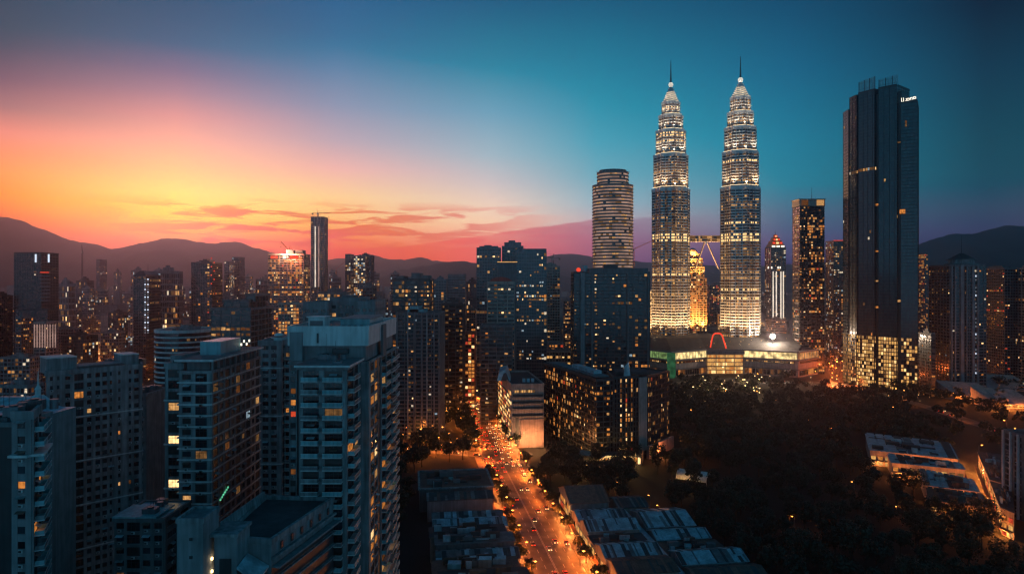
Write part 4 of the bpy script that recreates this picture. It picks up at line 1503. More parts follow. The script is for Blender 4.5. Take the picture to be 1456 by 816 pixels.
def condo_done(t):
    for part, lst in (('window', getattr(t, 'wins', [])), ('balcony', getattr(t, 'bals', []))):
        score = lambda q: (0 if q[0][2] > Z(800, q[0][1]) and -30 < 728 + q[0][0] / q[0][1] * F < 1480 else 1, math.dist(q[0], (0, 0, CAMZ)))
        lst.sort(key=score)
        rest = MB()
        for k, (p, rz, mbx) in enumerate(lst):
            if k < t.limit:
                if not hasattr(mbx, 'me'):
                    mbx.me = mbx.mesh(part)
                o_ = t.obj(part, mbx.me, p, rz)
                if hasattr(mbx, 'pane'):
                    if not hasattr(mbx, 'pme'):
                        mbx.pme = mbx.pane.mesh('pane')
                    link('pane', mbx.pme, o_)
            else:
                c, s = math.cos(rz), math.sin(rz)
                for sm in (mbx, getattr(mbx, 'pane', None)):
                    if sm:
                        i = len(rest.v)
                        rest.v += [(p[0] + x * c - y * s, p[1] + x * s + y * c, p[2] + z) for x, y, z in sm.v]
                        rest.f += [tuple(i + q for q in f) for f in sm.f]
                        rest.m += [rest.mi(sm.mats[q]) for q in sm.m]
        if rest.f:
            tag(t.part(part, rest), kind='stuff')
    return t.done()


# ---- the white corner tower (its balcony wing comes forward of the tall side wall)
t = T('apartment_tower', 'tall white corner apartment tower with a balcony wing and a stepped roof', 'tower', (-50, 205))
main = rect(-62, 196, -40.2, 242)
zr = Z(469, 196)
condo(t, main, 0, zr - 9.0, 3.25, 'conc_pale', {0: [('d', 2), ('s', 1), ('w', 3.5), ('w', 9.5), ('w', 4)], 1: [('w', 2), ('f', 5), ('f', 5), ('s', 4), ('w', 1), ('b', 7), ('s', 1), ('c', 8), ('w', 1), ('b', 6), ('w', 1)]}, 21, lit=.26, pal='amber', parapet=.2)
crown = t.mb('crown_wall')
crown.prism(rect(-61.2, 197, -41, 241.2), zr - 8.8, zr - 4.4, 'conc_grey', 'roof_dark')
crown.prism(rect(-62.4, 195.6, -39.9, 242.3), zr - 4.4, zr - .02, 'white_paint', 'roof_grey')
crown.ring(rect(-62.0, 196, -40.3, 241.9), rect(-62.5, 195.5, -39.8, 242.4), zr - .4, zr + 1.1, 'white_paint')
crown.box(-54.2, 195.2, zr - 3.6, -53.8, 195.7, zr - .9, 'black_frame')
crown.box(-50, 195.3, zr - 6.6, -45.6, 197.1, zr - 5.2, 'black_frame')
crown.box(-39.95, 214, zr - 9, -39.2, 219.5, zr + .3, 'conc_dark')
crown.box(-61.7, 195.2, zr - 8.6, -58.2, 195.6, zr - .6, 'conc_grey')
wing = rect(-54.2, 180, -42.6, 195.95)
zw = Z(523, 180)
condo(t, wing, 0, zw, 3.22, 'conc_pale', {0: [('w', .6), ('c', 4.6), ('w', 1.0), ('c', 5.2), ('w', .5)], 1: [('w', .5), ('c', 6), ('s', .8), ('f', 4), ('w', 1.6)], 3: [('w', 1), ('f', 5), ('w', 2), ('f', 5), ('w', 1)]}, 22, lit=.045, parapet=.2)
c = t.mb('canopy')
c.prism(rect(-55.4, 178.6, -41.2, 196.2), zw + .25, zw + .8, 'white_paint', 'roof_grey')
c.prism(rect(-54.9, 179.2, -41.8, 196.2), zw - .3, zw + .24, 'conc_grey')
s = t.new('stair_house')
s.box(-57.5, 198.5, zr - .1, -52.9, 204, zr + 3.4, 'white_paint', 'roof_grey')
s.box(-56.9, 198.2, zr + .3, -53.4, 198.6, zr + 2.4, 'conc_dark')
s.box(-57.9, 198.1, zr + 3.3, -52.5, 204.3, zr + 3.6, 'white_paint')
s = t.new('plant_room')
s.box(-50, 205, zr - .1, -41.5, 226, zr + 2.5, 'teal_paint', 'roof_blue')
s.box(-50.5, 204.4, zr + 2.5, -41, 226.5, zr + 2.8, 'conc_grey')
for k in range(6):
    s = t.new('cooling_unit')
    s.box(-52 + k * 1.7, 200, zr - .1, -50.9 + k * 1.7, 201, zr + .9, 'mid_metal')
    s.tube((-51.45 + k * 1.7, 200.5, zr + .9), (-51.45 + k * 1.7, 200.5, zr + 1.05), .4, .4, 'dark_metal')
for x in (-61.5, -40.8):
    t.mb('roof_rail').tube((x, 196.3, zr + 1.1), (x, 241, zr + 1.7), .06, .06, 'steel', 5)
condo_done(t)
# ---- tower behind it
t = T('apartment_tower', 'dark grey flat roofed tower rising just behind the roof of the white corner tower', 'tower', (-72, 310), sep=0)
for x0, x1, yt, y in ((432, 466, 433, 300), (465, 505, 428, 306), (504, 533, 432, 300)):
    block(t, rect(X(x0, 300), y, X(x1, 300) - .1, y + 24), 0, Z(yt, 300), 3.4, 3.1, 'dark', 'conc_grey', Lit(x0, .03, 'warm'), (2.0, .3), (1.2, .4, 1), roof='roof_dark')
t.new('water_tank').box(X(478, 300), 310, Z(428, 306), X(494, 300), 322, Z(420, 306), 'conc_dark')
t.done()
# ---- pale block with the white dish on its roof
t = T('apartment_block', 'pale narrow apartment block with small windows and a white dish on its roof', 'building', (-90, 280))
zt = Z(489, 270)
condo(t, rect(-97, 270, -88.6, 296), 0, zt, 3.1, 'conc_pale', {0: [('w', .8), ('d', 3.5), ('d', 3.2), ('w', 1.2)], 1: [('d', 3), ('w', 1), ('d', 3), ('d', 3), ('w', 2), ('d', 3), ('d', 3)]}, 31, lit=.04, belt=6)
condo(t, rect(-88.5, 273, -84.2, 296), 0, zt - 3, 3.1, 'conc_pale', {0: [('w', .5), ('b', 3), ('w', .8)], 1: [('b', 4), ('w', 1), ('d', 3), ('b', 4), ('w', 1), ('d', 3)]}, 32, lit=.08)
s = t.new('roof_room')
s.box(-95.5, 274, zt - .1, -89.5, 284, zt + 2.2, 'white_paint', 'roof_grey')
s = t.new('dish')
s.ball((-91.5, 276, zt + 3.0), 1.8, 'tent_white', 16, .45)
s.tube((-91.5, 276, zt + 2.1), (-91.5, 276, zt + 3), .2, .2, 'dark_metal', 6)
condo_done(t)
# ---- long grid block with a projecting roof slab
t = T('apartment_block', 'long apartment block with a pale grid side wall under a thin projecting roof slab', 'building', (-94, 222), sep=0)
zt = Z(528, 204)
bays = [('w', .6)] + [('f', 4.2), ('w', .5), ('d', 3.4), ('w', .5)] * 4 + [('f', 4), ('w', .5)]
condo(t, rect(-96.5, 204, -87.3, 243), 0, zt, 3.2, 'conc_pale', {0: [('w', .4), ('d', 3.6), ('w', .4), ('f', 3.8), ('w', .8)], 1: bays}, 41, lit=.10, belt=1, parapet=.2)
condo(t, rect(-101.6, 206.5, -96.55, 243), 0, zt + .9, 3.2, 'conc_pale', {0: [('w', .5), ('f', 3.6), ('w', .7)], 3: [('w', 3), ('d', 3), ('w', 4), ('d', 3), ('w', 4)]}, 42, lit=.28, pal='amber', belt=4)
s = t.mb('top_floor')
s.box(-95.5, 206.5, zt - .1, -88.6, 242, zt + 2.9, 'conc_dark')
for i in range(9):
    s.box(-88.2, 206 + i * 4.3, zt - .1, -87.5, 206.6 + i * 4.3, zt + 2.9, 'conc_pale')
s = t.mb('roof_slab')
s.prism(rect(-97.5, 203, -86.2, 244), zt + 2.9, zt + 3.5, 'white_paint', 'roof_grey')
s = t.new('stair_house')
s.box(-95.8, 216, zt + 3.4, -89.5, 232, zt + 7.6, 'teal_paint', 'roof_blue')
s = t.new('roof_room')
s.box(-101, 208, zt + .8, -97.8, 220, zt + 4.2, 'conc_grey', 'roof_grey')
s.box(-100, 207.5, zt + 1.6, -99, 208.1, zt + 2.8, 'black_frame')
s = t.new('roof_lamp')
for i in range(4):
    s.tube((-88.9 + .5 * i, 231 + i, zt + 3.4), (-88.9 + .5 * i, 231 + i, zt + 5 + (i % 2)), .06, .06, 'dark_metal', 5)
    s.box(-89.1 + .5 * i, 230.8 + i, zt + 5 + (i % 2), -88.7 + .5 * i, 231.2 + i, zt + 5.8 + (i % 2), 'sign_white')
s = t.new('green_sign')
for i in range(6):
    s.box(-86.9, 209 + i * 1.1, Z(716, 206) + i * .4, -86.6, 209.6 + i * 1.1, Z(716, 206) + .5 + i * .4, 'sign_green')
condo_done(t)
# ---- broad block turned toward the viewer
t = T('apartment_block', 'broad blue grey apartment block with two roof boxes, turned aslant', 'building', (-150, 258))
pl = [(-159, 240), (-138, 262), (-147, 278), (-168, 256)]
zt = Z(533, 240)
condo(t, pl, 0, zt, 3.15, 'conc_pale', {0: [('w', .6), ('n', 2.6), ('n', 2.4), ('w', 1.0), ('d', 2.8), ('w', .8), ('f', 4.2), ('w', .6), ('d', 2.6), ('w', .7), ('d', 2.8), ('d', 2.8), ('n', 2.2), ('w', 1.2), ('n', 2.4), ('w', 2.0), ('n', 2.6), ('d', 3), ('w', .8)], 1: [('w', 2), ('n', 2), ('n', 2), ('w', 3), ('n', 2), ('w', 2)]}, 51, lit=.035, pal='amber', belt=5, limit=100)
for a, w, hh in ((.02, .30, 4.2), (.80, .19, 3.6)):
    s = t.new('roof_room')
    p = Vector((pl[0][0] + (pl[1][0] - pl[0][0]) * a - 1.5, pl[0][1] + (pl[1][1] - pl[0][1]) * a + 1.5))
    q = Vector((pl[0][0] + (pl[1][0] - pl[0][0]) * (a + w) - 1.5, pl[0][1] + (pl[1][1] - pl[0][1]) * (a + w) + 1.5))
    s.slab(tuple(p), tuple(q), -9, 0, zt - .1, zt + 1 + hh, 'conc_pale')
    s.slab(tuple(p), tuple(q), -9.3, .3, zt + 1 + hh, zt + 1.4 + hh, 'white_paint')
s = t.new('roof_terrace')
p, q = (pl[0][0] + 6.5, pl[0][1] + 7.5), (pl[1][0] - 4.5, pl[1][1] - 3.5)
s.slab(p, q, -7, -.6, zt - .1, zt + 1.9, 'conc_dark')
s.slab(p, q, -7.4, .5, zt + 1.9, zt + 2.2, 'conc_grey')
condo_done(t)
t = T('apartment_block', 'lower pale wing with tiny windows tucked behind the broad aslant block', 'building', (-152, 290))
condo(t, rect(-160, 283, -147, 300), 0, Z(562, 283), 3.1, 'conc_grey', {0: [('w', 3), ('n', 2.4), ('n', 2.4), ('n', 2.4), ('n', 2.4), ('w', .6)]}, 53, lit=.05, parapet=.8)
condo_done(t)
# ---- the block at the edge, with its neighbours
t = T('apartment_block', 'pale apartment block with stepped canopy cut by the picture edge below the spired roof', 'building', (-106, 156))
pl = [(-106.5, 150), (-102.4, 150), (-107.2, 160), (-114, 163)]
zt = Z(593, 150)
condo(t, pl, 0, zt, 3.2, 'conc_grey', {0: [('w', .9), ('d', 2.6), ('w', .9)], 1: [('w', .5), ('c', 5), ('w', .5), ('c', 4), ('w', .5)]}, 61, lit=.10, pal='amber')
s = t.new('canopy')
s.slab((-102.6, 149.6), (-107.4, 159.8), -.2, 2.6, zt - 8.4, zt - 7.9, 'white_paint')
s.slab((-106.7, 149.9), (-102.6, 149.9), -.2, 1.2, zt - 8.4, zt - 7.9, 'white_paint')
condo_done(t)
t = T('apartment_block', 'dark apartment block at the very edge of the picture with a red lit balcony', 'building', (-118, 160))
condo(t, rect(-126, 157, -111.6, 170), 0, Z(604, 157), 3.2, 'conc_grey', {0: [('d', 3), ('w', 1), ('d', 3), ('w', 1), ('d', 3), ('s', 3)]}, 62, lit=.2, pal='amber', parapet=.6)
s = t.new('roof_room')
s.box(-121, 160, Z(604, 157) - .1, -113, 168, Z(594, 157), 'teal_paint', 'roof_blue')
condo_done(t)
t = T('temple_tower', 'block with a curved blue pavilion roof and a small white spire', 'building', (-122, 186))
zb = Z(588, 182)
t.mb('wall').prism(rect(-128.5, 182, -119.0, 192), 0, zb, 'conc_grey', 'roof_blue')
rf = t.mb('roof')
cx, cy = X(52.5, 186), 186.5
prof = [(4.6, 0), (3.6, .5), (2.8, 1.3), (2.0, 2.6), (1.3, 3.6), (.9, 4.1)]
for (ra, za), (rb, zc) in zip(prof, prof[1:]):
    rf.prism(rect(cx - ra, cy - ra, cx + ra, cy + ra), zb + za, zb + zc, 'roof_blue', poly2=rect(cx - rb, cy - rb, cx + rb, cy + rb))
sp = t.new('spire')
for ra, rb, za, zc in ((.75, .65, 4.1, 5.6), (.95, .3, 5.6, 6.6), (.28, .22, 6.6, 8.4), (.2, .03, 8.4, 11.2)):
    sp.tube((cx, cy, zb + za), (cx, cy, zb + zc), ra, rb, 'white_paint', 10)
for px, hh in ((36.5, 4.6), (31.5, 3)):
    sp = t.new('finial')
    x = X(px, 188)
    sp.tube((x, 188, zb), (x, 188, zb + hh * .5), .5, .3, 'conc_pale', 8)
    sp.tube((x, 188, zb + hh * .5), (x, 188, zb + hh), .25, .04, 'conc_pale', 8)
t.done()
t = T('apartment_block', 'flat blue roofed block peeping over the edge block beside the spired roof', 'building', (-142, 214))
t.mb('wall').prism(rect(-158, 206, -143.5, 222), 0, Z(584, 206), 'conc_grey', 'roof_blue')
t.mb('roof').prism([(-158.4, 205.6), (-143, 205.6), (-143, 222.4), (-158.4, 222.4)], Z(584, 206), Z(570, 206), 'roof_blue', poly2=[(-156, 213), (-146, 213), (-146, 215), (-156, 215)])
t.done()
# ---- low roofs in front
t = T('parking_annexe', 'dark flat roofed annexe with a pale sloping parapet in front of the pale blocks', 'building', (-56, 165))
pl = [(-62.5, 151), (-51, 149), (-45.2, 178), (-63.4, 179.5)]
w = t.mb('wall')
w.prism(pl, 0, 69.6, 'conc_grey', 'roof_dark')
w.ring(offset(pl, -.6), offset(pl, .25), 69.3, 70.5, 'conc_pale')
w.slab(pl[1], pl[2], .26, .9, 66.2, 66.7, 'conc_pale')
w.slab(pl[1], pl[2], .26, 2.0, 64.4, 64.8, 'conc_grey')
for k in range(9):
    w.slab(pl[1], pl[2], .26, .8, 61.8 - k * 3.1, 62.1 - k * 3.1, 'conc_pale')
    w.slab(pl[1], pl[2], .02, .05, 62.2 - k * 3.1, 64.3 - k * 3.1, 'black_frame')
for k in range(6):
    f = .12 + k * .15
    p = (pl[1][0] + (pl[2][0] - pl[1][0]) * f, pl[1][1] + (pl[2][1] - pl[1][1]) * f)
    q = (pl[1][0] + (pl[2][0] - pl[1][0]) * (f + .03), pl[1][1] + (pl[2][1] - pl[1][1]) * (f + .03))
    t.new('window').slab(p, q, .2, .34, 67.2, 68.8, 'black_frame')
s = t.new('parapet')
s.hull8([(-63.2, 152, 69.5), (-62.5, 152, 69.5), (-62.4, 179, 69.5), (-63.4, 179, 69.5)], [(-63.2, 152, 73.0), (-62.9, 152, 73.0), (-62.9, 179, 71.6), (-63.4, 179, 71.6)], 'conc_pale')
s = t.new('portal')
s.box(-60.8, 143.5, 30, -56.2, 150.8, 73.0, 'conc_grey', 'roof_grey')
s.box(-61.4, 143.0, 73.0, -55.8, 151, 73.6, 'conc_pale')
s.box(-59.6, 143.2, 60, -57.3, 143.6, 68.5, 'black_frame')
s = t.new('ramp_roof')
s.hull8([(-56, 143, 66.5), (-51.8, 143, 63.5), (-51.5, 149, 64.5), (-56, 149, 67.2)], [(-56, 143, 66.9), (-51.8, 143, 63.9), (-51.5, 149, 64.9), (-56, 149, 67.6)], 'roof_blue')
t.mb('wall').box(-56.1, 143.4, 30, -51.6, 149, 63.4, 'conc_dark')
t.done()
t = T('stair_tower', 'plain grey stair block with tiny square windows standing before the annexe', 'building', (-64, 144))
w = t.mb('wall')
w.prism(rect(-66.7, 140, -61.5, 147.5), 0, Z(740, 140), 'conc_grey', 'roof_grey')
w.ring(rect(-66.4, 140.3, -61.8, 147.2), rect(-66.9, 139.8, -61.3, 147.7), Z(740, 140) - .5, Z(740, 140) + .5, 'conc_pale')
for k in range(5):
    t.new('window').box(-64.2, 139.8, Z(768, 140) - k * 3.6, -63.6, 140.05, Z(764, 140) - k * 3.6, 'black_frame')
for k in range(3):
    z = Z(792, 145) - k * 2.6
    s = t.new('wall_lamp')
    s.box(-61.45, 143.6, z, -61.2, 144, z + .5, 'lamp_warm')
    t.light('lamp_glow', 'POINT', (-60.9, 143.8, z + .2), 30, (1, .8, .5), .2)
t.done()
t = T('apartment_block', 'low dark block with a teal roof between the aslant block and the long grid block', 'building', (-97, 190))
condo(t, rect(-105, 186, -92, 201), 0, Z(738, 186), 3.2, 'conc_dark', {0: [('d', 3), ('f', 4), ('d', 3), ('d', 3)], 1: [('d', 3), ('d', 3)]}, 64, lit=.05, pal='amber', roof='roof_blue', parapet=.4)
s = t.new('roof_slab')
s.box(-105.5, 185.5, Z(738, 186) + .4, -94, 196, Z(738, 186) + .8, 'teal_paint')
condo_done(t)

# ================================================================= mall and the blocks by the avenue
t = T('shopping_mall', 'low shopping mall with a glowing yellow band and golden glass entrance under the twin towers', 'mall', (300, 980))
L0, L1, C0, C1, R1_, R2 = (184, 952), (207.7, 915), (263, 950), (311.6, 950), (372.4, 915), (427, 962)
pl = [L0, L1, C0, C1, R1_, R2, (427, 1075), (184, 1075)]
H = 33.0
body = t.mb('wall')
body.prism(pl, 0, H, 'conc_warm', 'roof_dark')
body.ring(offset(pl, -.8), offset(pl, 1.4), H - .6, H + .8, 'conc_grey')
body.ring(offset(pl, -.5), offset(pl, 1.8), 21.3, 22.3, 'conc_pale')
body.ring(offset(pl, -.5), offset(pl, 1.2), 9.6, 10.6, 'conc_dark')


def along(a, c, u):
    return (a[0] + (c[0] - a[0]) * u, a[1] + (c[1] - a[1]) * u)


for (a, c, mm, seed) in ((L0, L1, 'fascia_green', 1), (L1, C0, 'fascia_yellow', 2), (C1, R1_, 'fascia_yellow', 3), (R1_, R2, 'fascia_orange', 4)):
    f = t.new('painted_wallwash')  # wall-wash light put into the band's own emission
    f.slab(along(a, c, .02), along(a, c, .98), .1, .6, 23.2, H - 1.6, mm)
    rr = random.Random(seed)
    for k in range(11):
        f.slab(along(a, c, .03 + k * .09), along(a, c, .034 + k * .09), .55, 1.0, 22.6, H - 1, 'conc_grey')
    if mm != 'fascia_green':
        for k in range(4):
            t.light('cove_lamp', 'POINT', (*along(a, c, .15 + .23 * k), 24.5), 0.1, (1, .8, .4), 1)
    w = t.new('window_band')
    w.slab(along(a, c, .06), along(a, c, .94), .1, .4, 17.6, 20.2, 'glass_a')
    for k in range(26):
        if rr.random() < .45 and a != R1_:
            w.slab(along(a, c, .07 + k * .033), along(a, c, .092 + k * .033), .35, .5, 18.0, 19.8, rr.choice(('room_warm', 'room_gold', 'room_warm_bright', 'room_warm_dim')))
    w = t.new('shop_window')
    for k in range(14):
        w.slab(along(a, c, .05 + k * .066), along(a, c, .10 + k * .066), .1, .5, 2, 8.6, rr.choice(('room_warm_dim', 'room_amber', 'glass_a', 'room_amber_dim', 'glass_b', 'glass_a')))
t.new('green_corner').tube((L1[0] - .5, L1[1] - .5, 0), (L1[0] - .5, L1[1] - .5, H - 1), 5.5, 5.5, 'corner_green', 14)
e = t.new('entrance_glazing')
rr = random.Random(9)
for k in range(5):
    for j in range(16):
        a, c = along(C0, C1, j / 16 + .004), along(C0, C1, (j + 1) / 16 - .004)
        e.slab(a, c, .1, 1.2, 1 + k * 5.2, 1 + k * 5.2 + 3.9, rr.choice(('room_gold', 'room_gold', 'room_gold_bright', 'room_warm', 'room_amber')))
f = t.new('entrance_frame')
for j in (0, 4, 8, 12, 16):
    f.slab(along(C0, C1, j / 16 - .007), along(C0, C1, j / 16 + .007), 1.3, 2.4, 0, 28, 'conc_dark')
f.slab(along(C0, C1, -.03), along(C0, C1, 1.03), .2, 4, 27.2, 31, 'mid_metal')
r_ = t.mb('sloping_roof')
hi = [(196, 985), (214, 978), (262, 980), (312, 980), (366, 978), (414, 988), (414, 1070), (196, 1070)]
pl2 = offset(pl, -1.5)
n = len(pl2)
i0 = len(r_.v)
r_.v += [(x, y, H + .1) for x, y in pl2] + [(x, y, 46.5) for x, y in hi]
for k in range(n):
    r_.f.append((i0 + k, i0 + (k + 1) % n, i0 + n + (k + 1) % n, i0 + n + k))
    r_.m.append(r_.mi('roof_dark'))
r_.f.append(tuple(i0 + n + k for k in range(n)))
r_.m.append(r_.mi('roof_dark'))
gl_ = t.mb('roof_light')  # glints on the roof slope, put in as small glowing boxes
for k in range(90):
    u, v = rr.random(), rr.random()
    x, y = 196 + 210 * u, 936 + 46 * v
    z = 33.6 + 13 * max(0, min(1, (y - 944) / 38))
    if abs(x - 288) < 30 and y < 952 or (y < 948):
        continue
    gl_.box(x, y, z + .2, x + .7, y + .5, z + .9, rr.choice(('room_warm', 'room_warm_bright', 'room_white')))
a_ = t.new('roof_arch')
for (xa, za), (xc, zc) in (((1010, 494), (1013.5, 477)), ((1013.5, 477), (1016.5, 474)), ((1016.5, 474), (1024, 474)), ((1024, 474), (1027, 477)), ((1027, 477), (1032.5, 495))):
    a_.tube((X(xa, 943), 943, Z(za, 943)), (X(xc, 943), 943, Z(zc, 943)), 1.0, 1.0, 'lamp_red_dim', 8)
fl = t.new('floodlight')
fl.ball((X(1098, 960), 958, Z(478, 960)), 3.4, 'lamp_white', 12)
fl.tube((X(1098, 960), 958, 38), (X(1098, 960), 958, Z(478, 960)), .5, .5, 'dark_metal', 8)
t.light('lamp_glow', 'POINT', (X(1098, 955), 953, Z(478, 955) + 1), 200000, (1, .72, .5), 2)
t.done()

# ---- the pale block on the avenue with a glowing street front
t = T('parking_building', 'pale block with open dark storeys, a blazing street front and a blue tarpaulin on top', 'building', (10, 565), sep=0)
zt = Z(548, 527)
a0, a1 = (-.4, 527), (24.0, 530.5)
a2, a3 = (13.5, 606), (-11.6, 606)
pl = [a0, a1, a2, a3]
w = t.mb('wall')
w.prism(pl, 0, zt, 'conc_warm', 'roof_dark')
w.ring(offset(pl, -.4), offset(pl, .4), zt - .5, zt + 1.2, 'conc_warm')
for z, h in ((38.5, 1.6), (33.5, 1.8), (29.5, 1.3), (24, 1.6)):
    s = t.new('open_storey')
    s.slab(along(a0, a1, .04), along(a0, a1, .97), .06, .25, z, z + h, 'black_frame')
    s.slab(along(a0, a1, .02), along(a0, a1, 1.0), .0, .9, z - .7, z - .05, 'conc_pale')
s = t.new('blank_wall')
s.slab(along(a0, a1, .28), along(a0, a1, .99), .05, .7, 1.0, 21.5, 'pink_wall')
s.slab(along(a0, a1, .12), along(a0, a1, .22), .05, .5, 1.0, 23, 'conc_dark')
s = t.new('upper_window')
for k in range(9):
    s.slab(along(a0, a1, .1 + k * .07), along(a0, a1, .15 + k * .07), .1, .3, 41.5, 43.4, ('room_gold', 'room_warm', 'room_warm_dim')[k % 3])
s = t.new('street_front')
rr = random.Random(4)
for k in range(12):
    for j in range(22):
        if rr.random() < .8 - .03 * k:
            s.slab(along(a3, a0, j / 22 + .004), along(a3, a0, (j + 1) / 22 - .008), .1, .4, 1 + k * 3.5, 3.4 + k * 3.5, rr.choice(('room_gold', 'room_gold_bright', 'room_amber', 'room_warm_bright', 'room_amber', 'room_red')))
for k in range(12):
    s.slab(a3, a0, .02, .8, .2 + k * 3.5, .7 + k * 3.5, 'conc_warm')
s = t.new('tarpaulin')
x, y = X(716, 560), 552
s.hull8([(x - 5, y, zt), (x + 5.5, y, zt), (x + 6, y + 26, zt), (x - 5, y + 26, zt)], [(x - 3.2, y + 1, zt + 6.5), (x + 1.5, y + 1, zt + 8.6), (x + 3, y + 24, zt + 9.6), (x - 3, y + 24, zt + 8.0)], 'roof_blue')
s.hull8([(x - 2, y - .6, zt), (x + 4.6, y - .6, zt), (x + 4.6, y - .1, zt), (x - 2, y - .1, zt)], [(x + .2, y - .4, zt + 6), (x + 2.2, y - .4, zt + 6.4), (x + 2.2, y - .1, zt + 6.4), (x + .2, y - .1, zt + 6)], 'black_frame')
for p_ in ((6, 519), (13, 519), (20, 521)):
    t.light('front_fill', 'POINT', (*p_, 7), 7000, (1, .42, .14), .5)  # added bodiless lights that brighten and warm the front wall
for k in range(3):
    s = t.new('cooling_unit')
    s.box(8 + k * 3.4, 545, zt - .1, 10.4 + k * 3.4, 548, zt + 2.6, 'roof_blue')
t.done()
# ---- the dark glass complex with two wings
t = T('hotel_complex', 'dark glass hotel of two angled wings with columns of amber windows and a lit forecourt', 'hotel', (75, 520), sep=100)
A0, A1 = (26.7, 581), (58, 484)
dx, dy = A1[0] - A0[0], A1[1] - A0[1]
l = math.hypot(dx, dy)
nx, ny = -dy / l, dx / l
plA = [A0, A1, (A1[0] + nx * 13, A1[1] + ny * 13), (A0[0] + nx * 13, A0[1] + ny * 13)]
block(t, plA, 0, 57, 3.5, 2.6, 'dark', 'black_frame', Lit(81, .17, 'amber', spread=.7, colspread=.5, fp=0, zones=[(47, 52.5, .6), (26, 29, .42), (33, 36, .38)]), (.8, .35), (.5, .45, 2), parapet=1)
plB = [(70.5, 487), (88.5, 493.5), (88.5, 520), (70.5, 520)]
block(t, plB, 0, 58, 3.5, 2.25, 'dark', 'black_frame', Lit(82, .06, 'amber', cols={(0, 2): .85, (0, 4): .9, (0, 6): .8}, fp=0), (.8, .3), (.7, .8, 1), parapet=1)
plC = [(88.6, 493.5), (95, 498.5), (118.5, 531), (100, 548), (88.6, 521)]
block(t, plC, 0, 57, 3.5, 2.5, 'dark', 'black_frame', Lit(83, .30, 'amber', spread=.4, colspread=.8, fp=0), (.9, .3), (.7, .6, 1), parapet=1)
t.new('blank_wall').slab((88.4, 493.0), (94.9, 498.0), .05, 1.1, 6, 57.5, 'pink_wall')
s = t.new('roof_deck')
s.prism([(30, 576), (58.5, 490), (68, 493), (39, 578)], 58, 59.2, 'roof_grey')
s.prism([(46, 540), (58, 500), (64, 502), (52, 541)], 59.2, 61.5, 'roof_blue')
s.prism(rect(74, 498, 98, 516), 58.8, 61.0, 'roof_dark')
s = t.new('roof_sail')
s.hull8([(78.5, 492, 57.5), (83, 492, 57.5), (83, 495, 57.5), (78.5, 495, 57.5)], [(78.8, 493, 65), (81.6, 493, 68.5), (82, 494, 68.5), (78.8, 494, 65)], 'roof_blue')
s = t.new('podium')
s.prism([(60, 474), (88, 478), (92, 492), (62, 486)], 0, 7.5, 'conc_dark', 'roof_dark')
for k in range(12):
    s.slab(along((60, 474), (88, 478), .03 + k * .08), along((60, 474), (88, 478), .09 + k * .08), .05, .4, 1.2, 5.6, ('room_gold', 'room_amber', 'room_warm_bright')[k % 3])
s = t.new('entrance_canopy')
s.prism([(38, 486), (60, 470), (66, 478), (44, 498)], 6.6, 7.2, 'conc_warm')
for p in ((40, 487), (59, 472.5), (63, 478), (46, 495)):
    s.tube((*p, 0), (*p, 6.6), .5, .5, 'conc_warm', 8)
for p in ((45, 486), (55, 478), (60, 476), (52, 488), (66, 471), (78, 473)):
    s.box(p[0] - .6, p[1] - .6, 6.2, p[0] + .6, p[1] + .6, 6.55, 'lamp_warm')
    t.light('lamp_glow', 'POINT', (*p, 5.4), 4500, (1, .55, .18), .5)
s = t.new('side_wall')
s.prism([(95, 496), (120, 529), (121.5, 528), (96.5, 494.5)], 0, 9, 'pink_wall')
t.light('lamp_glow', 'POINT', (108, 505, 3), 9000, (1, .3, .08), .6)
t.done()


# ================================================================= low houses along the avenue
ROOFMIX = {'roof_blue': ('roof_grey', 'roof_dark'), 'roof_rust': ('roof_dark', 'roof_tile'), 'roof_grey': ('roof_dark', 'roof_blue'), 'roof_dark': ('roof_grey', 'roof_rust'), 'roof_tile': ('roof_rust', 'roof_tile')}


